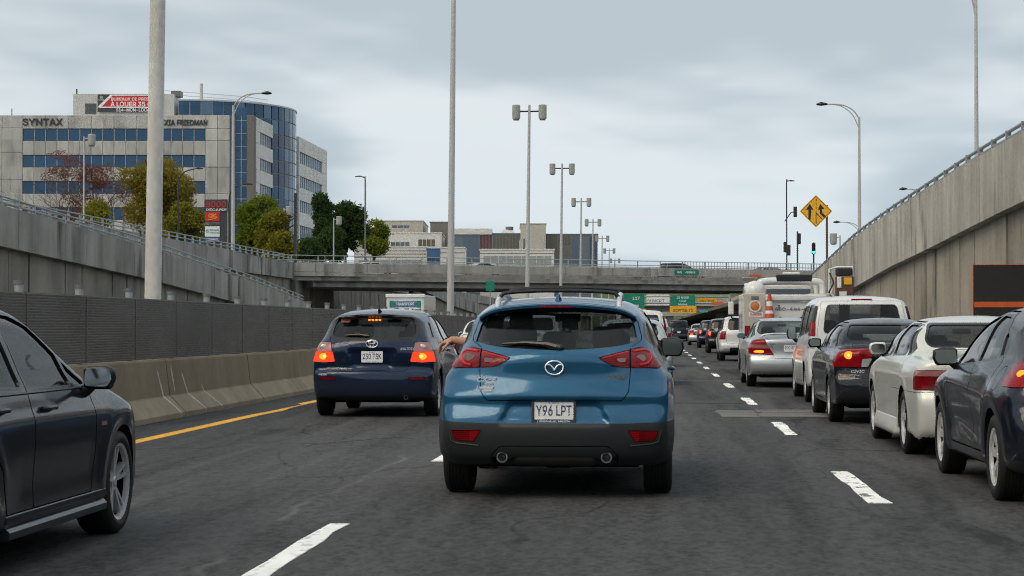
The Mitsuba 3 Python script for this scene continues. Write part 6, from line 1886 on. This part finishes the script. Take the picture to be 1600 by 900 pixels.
def make_suv(h=.045, boxy=True, paint_='paint_white'):
    """compact boxy off-roader / crossover for the farther traffic"""
    prof = np.vstack([curve([(.12, .34), (.02, .45), (0, .60), (.05, .68), (.05, .9), (.05, 1.05), (.09, 1.12)], 5), [(.13, 1.15), (.30, 1.55)],
                      curve([(.26, 1.59), (.32, 1.62), (.9, 1.655), (1.6, 1.665), (2.1, 1.63), (2.6, 1.42), (3.0, 1.15), (3.15, 1.10), (3.8, 1.02), (4.2, .9), (4.38, .72), (4.40, .5), (4.3, .33)], 5), [(4.0, .27), (.6, .28)]])
    sp = dict(L=4.42, W=1.76, H=1.68, R=.345, axles=(.86, 3.50), arch=.40, firewall=3.0, paint=paint_, ymid=.9, prof=prof,
              sect=[(.2, .80), (.32, .85), (.5, .87), (.75, .88), (.95, .87), (1.06, .845), (1.13, .80), (1.4, .73), (1.58, .67), (1.7, .61)],
              plan_lo=[(0, .05), (.3, .01), (.8, 0), (3.5, 0), (4.0, .05), (4.42, .16)], plan_hi=[(0, .08), (.4, .03), (1.0, 0), (2.4, 0), (3.2, .05), (4.42, .2)],
              bow_r=.09, bow_f=.25, crown=.04, k=lambda Y, Z: .07 + .04 * sst(1.0, 1.3, Z), bumps=(flare(.86, .345, .41, .02, .08), flare(3.50, .345, .41, .02, .08)))
    c = Car(sp, h)
    c.window('rear_window', rpoly([(-.56, 1.17), (.56, 1.17), (.50, 1.54), (-.50, 1.54)], .07), 'rear', trim=.025)
    c.window('windscreen', rpoly([(-.6, 1.18), (.6, 1.18), (.54, 1.56), (-.54, 1.56)], .06), 'front', 'glass_clear', trim=0)
    for q in ([(1.92, 1.10), (2.85, 1.08), (2.45, 1.40), (2.2, 1.52), (1.92, 1.54)], [(1.05, 1.12), (1.84, 1.105), (1.84, 1.545), (1.05, 1.54)], [(.40, 1.16), (.96, 1.125), (.96, 1.54), (.50, 1.52)]):
        c.window('side_window', rpoly(q, .04), 'side', trim=.025)
    c.lamp('tail_light', rpoly([(.64, 1.10), (.95, 1.10), (.95, .80), (.66, .80)], .02), matr='lamp_red', proud=.015)
    c.panel('tailgate', rpoly([(-.62, .66), (.62, .66), (.63, 1.12), (.54, 1.59), (-.54, 1.59), (-.63, 1.12)], .04), 'rear', .008)
    c.region('lower_bumper', mprism(rpoly([(-.5, .2), (.5, .2), (.5, .5), (-.5, .5)], .03), -.3, .4, 'y'), 'cladding')
    P = c.build()
    P += plate(c, 0, .86, 'H05 PLM', sub=None) + mirrors(.82, 2.65, 1.15, .18, .15, shell='trim_black') + handle(c, 2.05, .98, 'trim_black') + under(sp) + seats(sp, (2.1,), top=1.2)
    return c, P


def spawn(model, label, at_, wheels, group=None, name='car', catg='car', recolor=None, extra=(), yaw=0, drop=()):
    c, P = model
    k = thing(name, label, catg, group)
    PP = []
    for n_, d in list(P) + list(extra):
        b = d['bsdf'].get('id')
        if n_ in drop: continue
        if recolor and b in recolor: d = {**d, 'bsdf': {'type': 'ref', 'id': recolor[b]}}
        PP.append((n_, d))
    base = T().translate(list(at_))
    if yaw: base = base @ T().rotate([0, 0, 1], yaw)
    emit(k, PP, base)
    R, rim, w, style, m = wheels
    W = c.sp['W']
    for wy in c.sp['axles']:
        for s_ in (-1, 1): wheel(k, s_ * (W / 2 - w / 2 - .012), wy, R, R, rim, w, style, m, base)
    return k
# ---------------------------------------------------------------- traffic
with ThreadPoolExecutor(4) as ex:
    jobs = [ex.submit(f) for f in (make_crossover, make_van, make_camry, make_golf, make_acura, make_mazda3, make_matrix, make_civic, make_suv)]
    CX3, VAN, CAMRY, GOLF, ACURA, MAZDA3, MATRIX, CIVIC, SUV = [j.result() for j in jobs]
CX3_AT = (-.727, 14.48, 0)
CXK = spawn(CX3, 'metallic blue crossover with roof bars straight ahead in the middle lane', CX3_AT, (.334, .225, .215, 'five', 'alloy_dark'), name='crossover')
spawn(MATRIX, 'dark navy hatchback with glowing orange tail lamps next to the yellow line', (-3.93, 27.4, 0), (.318, .215, .20, 'ten', 'alloy'), name='hatchback')
spawn(GOLF, 'dark graphite hatchback cut off by the left picture edge with twin-spoke wheel', (-4.18, 8.64, 0), (.320, .238, .225, 'twin', 'alloy_cut'), name='hatchback')
spawn(MAZDA3, 'dark blue-black hatchback at the right edge with silver wheel covers', (3.385, 13.95, 0), (.318, .215, .205, 'cover', 'alloy'), name='hatchback')
spawn(ACURA, 'pearl white sedan with body kit between the black sedan and dark hatchback', (3.39, 18.97, 0), (.322, .225, .215, 'five', 'alloy'), name='sedan')
spawn(CIVIC, 'black sedan with one lit orange lamp behind the tall white van', (3.20, 25.85, 0), (.300, .20, .19, 'ten', 'alloy'), name='sedan')
spawn(VAN, 'tall white passenger van with dark rear window ahead of the black sedan', (3.46, 32.9, 0), (.325, .21, .205, 'six', 'alloy'), name='van', catg='van')
spawn(CAMRY, 'silver sedan with small boot spoiler behind the white utility lorry', (2.88, 41.35, 0), (.325, .215, .205, 'ten', 'alloy'), name='sedan')
# ---------------------------------------------------------------- lorries and farther traffic
R5 = (.325, .215, .205, 'five', 'alloy')


def glowing(c, pts, m='lit_red'): return [glower(c, s_ * x, z, rx, rz, m, .016) for x, z, rx, rz in pts for s_ in (-1, 1)]


SIL = {'paint_graphite': 'paint_silver', 'paint_white': 'paint_silver'}
spawn(GOLF, 'silver hatchback directly ahead of the blue crossover, mostly hidden by it', (-.46, 42.5, 0), R5, name='hatchback', recolor={'paint_graphite': 'paint_silver'}, extra=glowing(GOLF[0], [(.70, .90, .08, .04)]))
spawn(VAN, 'white van two places ahead of the blue crossover in its lane', (-.42, 62, 0), R5, name='van', catg='van')
spawn(SUV, 'pale boxy car third ahead of the blue crossover in the middle lane', (-.05, 86, 0), R5, name='car')
spawn(CIVIC, 'dark red sedan far ahead in the middle lane', (.25, 106, 0), R5, name='sedan', recolor={'paint_black': 'paint_red'})
spawn(VAN, 'dark grey van far ahead, last clearly visible before the second bridge', (2.2, 168, 0), R5, name='van', catg='van', recolor={'paint_white': 'paint_graphite'})
spawn(SUV, 'white boxy off-road car ahead of the silver sedan in the right lane', (3.33, 73, 0), (.345, .21, .215, 'five', 'alloy_dark'), name='car')
spawn(SUV, 'black boxy car with red lamps ahead of the white off-road car', (3.46, 94.5, 0), R5, name='car', recolor={'paint_white': 'paint_black'}, extra=glowing(SUV[0], [(.74, .95, .07, .10)]))
spawn(SUV, 'navy boxy car with red lamps ahead of the black boxy car', (3.55, 117, 0), R5, name='car', recolor={'paint_white': 'paint_navy'}, extra=glowing(SUV[0], [(.74, .95, .06, .10)]))
spawn(CAMRY, 'small silver sedan beyond the navy boxy car', (3.3, 134, 0), R5, name='sedan')
spawn(CAMRY, 'pearl white sedan ahead of the navy hatchback in the left lane', (-3.72, 44.5, 0), R5, name='sedan', recolor={'paint_silver': 'paint_pearl'}, extra=glowing(CAMRY[0], [(.72, .95, .07, .04)]))
spawn(SUV, 'grey boxy car farther ahead in the left lane', (-3.9, 66, 0), R5, name='car', recolor={'paint_white': 'paint_silver'})
# on the bridge
def bridge_car(px, t, model, label, reverse=False, **kw):
    o = A + DIR * px + NRM * t
    spawn(model, label, (float(o[0]), float(o[1]), 5.3), R5, yaw=ANG - 90 + (180 if reverse else 0), **kw)
bridge_car(35.2, 4.2, SUV, 'dark grey car driving across the road bridge right of centre', name='car', recolor={'paint_white': 'paint_graphite'})
bridge_car(44.2, 4.2, CAMRY, 'white sedan on the road bridge near its right end', name='sedan', recolor={'paint_silver': 'paint_white'})
bridge_car(11.2, 8.0, CAMRY, 'white sedan on the left part of the road bridge', name='sedan', recolor={'paint_silver': 'paint_white'}, reverse=True)
bridge_car(21.1, 8.0, MATRIX, 'grey green car on the road bridge behind the lamp post', name='car', recolor={'paint_navy': 'paint_champagne'}, reverse=True)

# utility lorry
k = thing('utility_truck', 'white utility lorry with tool lockers and roof rack hoop in the right lane', 'truck')
Y0, xl, xr = 53.0, 2.42, 4.72
W_ = 'paint_white'
def up(nme, m, matr, smooth=30): return put(nme, m, matr, k, smooth)
for a, b in ((xl, xl + .60), (xr - .55, xr)):
    up('tool_locker', rbox(a, b, Y0, Y0 + 2.9, .62, 2.16, .035), 'facade_beige')
    up('locker_door', cbox(a - .012 if a == xl else b - .02, a + .02 if a == xl else b + .012, Y0 + .2, Y0 + 1.3, .8, 2.05, .008), W_)
    up('locker_door', cbox(a - .012 if a == xl else b - .02, a + .02 if a == xl else b + .012, Y0 + 1.5, Y0 + 2.7, .8, 2.05, .008), W_)
up('locker_dome', tm(balls([(xl + .32, Y0 + .32, 2.22, .29), (xl + .32, Y0 + .9, 2.22, .29)], 24)), W_)
up('tailgate', cbox(xl + .62, xr - .57, Y0 + .06, Y0 + .16, .95, 1.94, .015), W_)
up('tailgate_ledge', rbox(xl + .58, xr - .1, Y0 - .05, Y0 + .2, 1.96, 2.13, .04), W_)
up('load_bed', box(xl + .6, xr - .55, Y0 + .17, Y0 + 2.9, .85, .95), 'sign_grey')
up('rear_step', cbox(xl + .1, xr - .1, Y0 - .25, Y0 - .02, .50, .62, .02), 'galvanised_dark')
cab = rbox(xl + .12, xr - .12, Y0 + 3.1, Y0 + 5.0, .6, 2.55, .16)
up('cab', tm(m3.Manifold.batch_hull([balls([(x, y, z, .12) for x in (xl + .3, xr - .3) for y, z in ((Y0 + 3.25, .75), (Y0 + 3.25, 2.40), (Y0 + 4.3, 2.42), (Y0 + 5.0, 1.45), (Y0 + 6.1, 1.3), (Y0 + 6.2, .7))], 16)])), W_)
up('cab_rear_window', rbox(xl + .78, xr - .28, Y0 + 3.09, Y0 + 3.125, 2.0, 2.34, .015), 'facade_grey_glass')
hoop = curve([(xl + .45, Y0 + .6, 2.0), (xl + .45, Y0 + .6, 2.35), (xl + .62, Y0 + .6, 2.50), (xr - .42, Y0 + .6, 2.50), (xr - .16, Y0 + .6, 2.36), (xr - .16, Y0 + .6, 2.0)], 8)
up('rack_hoop', tube(hoop, .095, 14), W_)
up('rack_hoop', tube(hoop + [0, 2.2, 0], .07, 12), W_)
up('light_bar', rbox(xl + .90, xr - .44, Y0 + .5, Y0 + .85, 2.48, 2.68, .03), 'trim_black')
up('beacon', rbox(xl + 1.1, xr - .75, Y0 + .7, Y0 + .95, 2.68, 2.75, .02), 'letter_white')
up('amber_lamp', mv(rot(lathe([(0, 0), (.12, 0), (.11, .05), (0, .07)][::-1], 20), 90, (1, 0, 0)), xl + .30, Y0 - .01, 1.82), 'lamp_orange')
up('lamp_ring', mv(rot(lathe([(.12, -.01), (.16, -.01), (.16, .04), (.12, .04), (.12, -.01)], 20), 90, (1, 0, 0)), xl + .30, Y0 - .01, 1.82), W_)
up('lamp_box', rbox(xl + .2, xl + .4, Y0 - .04, Y0 + .01, 2.0, 2.09, .012), 'sign_grey')
up('sticker', cbox(xl + .14, xl + .52, Y0 - .008, Y0 + .004, 1.54, 1.66, .002), 'sign_white')
up('lettering', mv(text('DANGER', .055, .006, True), xl + .33, Y0 - .016, 1.60), 'sign_red', False)
up('lettering', mv(text('450-444-69', .085, .008, True, .98), xl + 1.32, Y0 + .045, 1.745), 'sign_grey', False)
up('emblem', cat([box(xl + .91, xl + .97, Y0 + .045, Y0 + .06, 1.72 + i * .035, 1.745 + i * .035) for i in range(4)]), 'sign_grey', False)
for x in (xl + .98, xl + 1.55):
    up('pictogram', prism(sg.Point(x, 1.47).buffer(.068).difference(sg.box(x - .02, 1.44, x + .03, 1.49)), Y0 + .045, Y0 + .06, 'y'), 'sign_black', False)
for s_, x in ((-1, xl + .1), (1, xr - .1)):
    up('tail_light', rbox(x - .07, x + .07, Y0 - .03, Y0 + .02, 1.02, 1.30, .015), 'lamp_red')
    up('side_mirror', rbox(x + s_ * .26 - .08, x + s_ * .26 + .08, Y0 + 4.5, Y0 + 4.6, 1.62, 2.0, .03), W_)
    up('mirror_arm', tube([(x, Y0 + 4.6, 1.5), (x + s_ * .22, Y0 + 4.6, 1.52), (x + s_ * .28, Y0 + 4.6, 1.66)], .025, 8), 'trim_black')
ty, rm, ba = [ply(m, mm, smooth=40) for m, mm in zip(wheel_meshes(.40, .24, .26, 'six'), ('rubber', 'alloy', 'well'))]
for y in (Y0 + 1.3, Y0 + 5.2):
    for s_, x in ((-1, xl + .22), (1, xr - .22)):
        tw = T().translate([x, y, .40]) @ T().rotate([0, 0, 1], 180 if s_ < 0 else 0)
        wk = nm(k + '__wheel')
        for n_, d in (('tyre', ty), ('rim', rm), ('barrel', ba)): scene[f'{wk}__{n_}'] = {**d, 'to_world': tw}
up('chassis', box(xl + .35, xr - .35, Y0 + .1, Y0 + 6.0, .42, .60), 'trim_black')
ck = thing('traffic_cone', 'orange traffic cone with white bands on the tail of the utility lorry', 'cone')
cx_ = 3.10
put('body', mv(lathe([(.0, .75), (.035, .75), (.145, .03), (0, .03)][::-1], 24), cx_, Y0 - .14, 1.42 - .02), 'cone_orange', ck, 30)
for a, b in ((.42, .55), (.22, .30)):
    ra, rb = .145 - .11 * (a - .03) / .72 + .003, .145 - .11 * (b - .03) / .72 + .003
    put('reflective_band', mv(lathe([(ra, a), (ra + .001, a), (rb + .001, b), (rb, b), (ra, a)][::-1], 24), cx_, Y0 - .14, 1.40), 'sign_white', ck, 30)
put('base', cbox(cx_ - .17, cx_ + .17, Y0 - .31, Y0 - .055, 1.39, 1.425, .01), 'cone_orange', ck)
up('cone_holder', cbox(cx_ - .2, cx_ + .2, Y0 - .33, Y0 + .06, 1.34, 1.385, .01), 'galvanised_dark')

# flatbed with a loading crane in the joining lane
k = thing('crane_truck', 'flatbed lorry with brown and yellow crane controls behind the white van', 'truck')
Y1 = 60.0
up('load_bed', cbox(5.05, 7.2, Y1, Y1 + 4.2, .95, 1.15, .02), 'galvanised_dark')
up('headboard', cbox(5.05, 7.2, Y1 + 4.0, Y1 + 4.1, 1.15, 1.7, .02), 'galvanised_dark')
up('cab', tm(m3.Manifold.batch_hull([balls([(x, y, z, .12) for x in (5.3, 6.95) for y, z in ((Y1 + 4.4, .75), (Y1 + 4.4, 1.9), (Y1 + 5.3, 1.9), (Y1 + 5.9, 1.4), (Y1 + 6.2, .7))], 14)])), 'paint_white')
up('control_box', cbox(5.55, 6.08, Y1 + .3, Y1 + .7, 2.15, 2.80, .02), 'pole_rust')
up('yellow_panel', cbox(5.78, 6.02, Y1 + .27, Y1 + .30, 2.55, 2.76, .005), 'sign_yellow')
up('white_panel', cbox(5.57, 5.70, Y1 + .27, Y1 + .30, 2.45, 2.78, .005), 'sign_white')
up('paper', cbox(5.64, 5.86, Y1 + .26, Y1 + .30, 2.20, 2.34, .004), 'sign_white')
up('crane_frame', cat([tube(q, .035, 8) for q in ([(5.36, Y1 + .5, 2.0), (5.36, Y1 + .5, 3.02), (5.6, Y1 + .5, 3.08), (6.05, Y1 + .5, 3.08), (6.08, Y1 + .5, 2.8)], [(5.40, Y1 + .5, 2.2), (5.5, Y1 + .5, 2.6)])]), 'sign_white')
up('motor', rbox(5.56, 6.04, Y1 + .35, Y1 + .75, 2.82, 3.05, .04), 'sign_black')
up('hose', tube(curve([(5.36, Y1 + .4, 2.9), (5.46, Y1 + .3, 2.6), (5.34, Y1 + .35, 2.3), (5.5, Y1 + .4, 2.1)], 6), .025, 8), 'sign_black')
up('crane_column', cbox(5.66, 5.96, Y1 + .4, Y1 + .7, 1.15, 2.16, .02), 'sign_black')
up('white_hopper', tm(m3.Manifold.batch_hull([balls([(5.42, Y1 + .45, 2.05, .12), (5.42, Y1 + .45, 2.36, .03)], 12)])), 'sign_white')
for y in (Y1 + .9, Y1 + 5.3):
    for s_, x in ((-1, 5.2), (1, 7.05)):
        tw = T().translate([x, y, .40]) @ T().rotate([0, 0, 1], 180 if s_ < 0 else 0)
        wk = nm(k + '__wheel')
        for n_, d in (('tyre', ty), ('rim', rm), ('barrel', ba)): scene[f'{wk}__{n_}'] = {**d, 'to_world': tw}
up('chassis', box(5.5, 6.75, Y1 + .1, Y1 + 6.0, .5, .95), 'trim_black')

# box lorry in the opposite carriageway
k = thing('box_truck', 'white box lorry with blue lettering seen over the screen fence', 'truck')
Y2, xc = 117.0, -14.9
up('cargo_box', rbox(xc - 1.15, xc + 1.15, Y2 + 1.2, Y2 + 7.5, .9, 3.18, .05), 'paint_white')
up('box_rim', cat([cbox(xc - 1.19, xc + 1.19, Y2 + 1.1, Y2 + 1.3, 3.02, 3.24, .03)]), 'sign_white')
up('name_board', cbox(xc - .75, xc + .75, Y2 + 1.14, Y2 + 1.21, 2.45, 2.80, .02), 'sign_blue')
up('lettering', mv(text('TRANSPORT', .16, .01, True, 1.15), xc, Y2 + 1.12, 2.63), 'letter_white', False)
for s_ in (-1, 1): up('green_mark', cbox(xc + s_ * .82 - .13, xc + s_ * .82 + .13, Y2 + 1.15, Y2 + 1.21, 2.42, 2.82, .02), 'sign_green')
for x in (-.9, -.45, 0, .45, .9): up('clearance_lamp', box(xc + x - .05, xc + x + .05, Y2 + 1.12, Y2 + 1.2, 2.28, 2.34), 'sign_black', False)
up('cab', tm(m3.Manifold.batch_hull([balls([(x, y, z, .12) for x in (xc - .85, xc + .85) for y, z in ((Y2 + 1.2, .6), (Y2 + 1.2, 2.05), (Y2 + .4, 2.0), (Y2 - .1, 1.35), (Y2 - .8, 1.2), (Y2 - .85, .6))], 14)])), 'paint_white')
up('windscreen', tm(m3.Manifold.batch_hull([balls([(x, y, z, .02) for x in (xc - .75, xc + .75) for y, z in ((Y2 + .22, 1.98), (Y2 - .21, 1.40), (Y2 + .32, 1.96))], 8)])), 'facade_grey_glass')
for y in (Y2, Y2 + 5.8):
    for s_, x in ((-1, xc - .9), (1, xc + .9)):
        tw = T().translate([x, y, .40]) @ T().rotate([0, 0, 1], 180 if s_ < 0 else 0)
        wk = nm(k + '__wheel')
        for n_, d in (('tyre', ty), ('rim', rm), ('barrel', ba)): scene[f'{wk}__{n_}'] = {**d, 'to_world': tw}
# ---------------------------------------------------------------- driver of the blue crossover, arm out of the window
def limb(js, n=18): return [m3.Manifold.batch_hull([balls([a], n), balls([b], n)]) for a, b in zip(js[:-1], js[1:])]


def flesh(ms, edge=.012, it=8):
    m = m3.Manifold.batch_boolean(ms, m3.OpType.Add)
    t = tm(m.refine_to_length(edge))
    t.merge_vertices()
    trimesh.smoothing.filter_taubin(t, .5, .53, it)
    return t


ox, oy, oz = CX3_AT
pk = thing('person', 'driver with bare forearm resting out of the blue crossover left window', 'person')
PT = T().translate([ox, oy, oz])
arm = limb([(-.55, 2.06, 1.10, .062), (-.60, 2.10, 1.09, .055), (-.715, 2.17, 1.105, .046), (-.80, 2.18, 1.13, .047), (-.90, 2.17, 1.155, .038), (-.975, 2.15, 1.165, .028)])
palm = [balls([(-.975, 2.15, 1.165, .026), (-.985, 2.115, 1.15, .015), (-.985, 2.185, 1.15, .015), (-1.045, 2.11, 1.140, .014), (-1.045, 2.18, 1.132, .013)], 14)]
fing = []
for i, (y, l) in enumerate(((2.112, .92), (2.134, 1.05), (2.157, 1.0), (2.178, .82))):
    p0 = np.array([-1.045, y, 1.138 - .002 * i]); d1 = np.array([-.026, -.004 + .004 * i, -.022]) * l; d2 = np.array([-.010, .002, -.027]) * l; d3 = np.array([.004, .003, -.020]) * l
    js = [p0, p0 + d1, p0 + d1 + d2, p0 + d1 + d2 + d3]
    fing += limb([(*j, r) for j, r in zip(js, (.0105, .0098, .0088, .0076))], 12)
thumb = limb([(-.995, 2.105, 1.145, .013), (-1.015, 2.085, 1.115, .0115), (-1.035, 2.080, 1.09, .0095), (-1.045, 2.083, 1.072, .008)], 12)
head = [balls([(-.37, 2.00, 1.335, .088), (-.37, 2.03, 1.30, .08), (-.37, 2.05, 1.235, .05)], 20), balls([(-.37, 2.115, 1.285, .012), (-.37, 2.135, 1.265, .014), (-.37, 2.11, 1.255, .015)], 10),
        balls([(-.37, 1.98, 1.25, .055), (-.37, 1.97, 1.14, .06)], 16)] + [balls([(-.37 + s_ * .088, 2.0, 1.29, .012), (-.37 + s_ * .092, 1.99, 1.32, .014)], 8) for s_ in (-1, 1)]
legs = [q for s_ in (-1, 1) for q in limb([(-.37 + s_ * .1, 2.02, .64, .085), (-.37 + s_ * .12, 2.45, .68, .062), (-.37 + s_ * .12, 2.72, .42, .05)], 14)]
rarm = limb([(-.20, 2.02, 1.08, .055), (-.16, 2.25, .90, .045), (-.26, 2.52, .96, .03), (-.29, 2.60, .98, .035)])
torso = [balls([(-.37 + s_ * .1, 1.98, .70, .12) for s_ in (-1, 1)] + [(-.37 + s_ * .15, 1.95, 1.05, .085) for s_ in (-1, 1)] + [(-.37, 1.96, 1.12, .06)], 18)]
put('body', flesh(arm + palm + fing + thumb + head + rarm + torso + legs, .010, 6), 'skin', pk, True, tw=PT)
shirt = [balls([(-.37 + s_ * .1, 1.98, .70, .128) for s_ in (-1, 1)] + [(-.37 + s_ * .15, 1.95, 1.05, .094) for s_ in (-1, 1)] + [(-.37, 1.96, 1.10, .07)], 18)] + limb([(-.52, 1.98, 1.06, .09), (-.585, 2.09, 1.09, .066)]) + limb([(-.21, 2.0, 1.06, .08), (-.17, 2.2, .94, .06)])
put('shirt', flesh(shirt, .02, 4), 'cloth_dark', pk, True, tw=PT)
put('trousers', flesh([q for s_ in (-1, 1) for q in limb([(-.37 + s_ * .1, 2.02, .64, .095), (-.37 + s_ * .12, 2.45, .68, .072), (-.37 + s_ * .12, 2.72, .42, .06)], 14)], .03, 3), 'cloth_dark', pk, True, tw=PT)
put('hair', flesh([balls([(-.37, 1.975, 1.355, .098), (-.37, 1.95, 1.31, .085), (-.37, 2.02, 1.385, .06)], 18)], .02, 4), 'hair_dark', pk, True, tw=PT)
for s_ in (-1, 1): put('eye', mv(trimesh.creation.icosphere(2, .012), -.37 + s_ * .032, 2.105, 1.305), 'letter_white', pk, True, tw=PT)
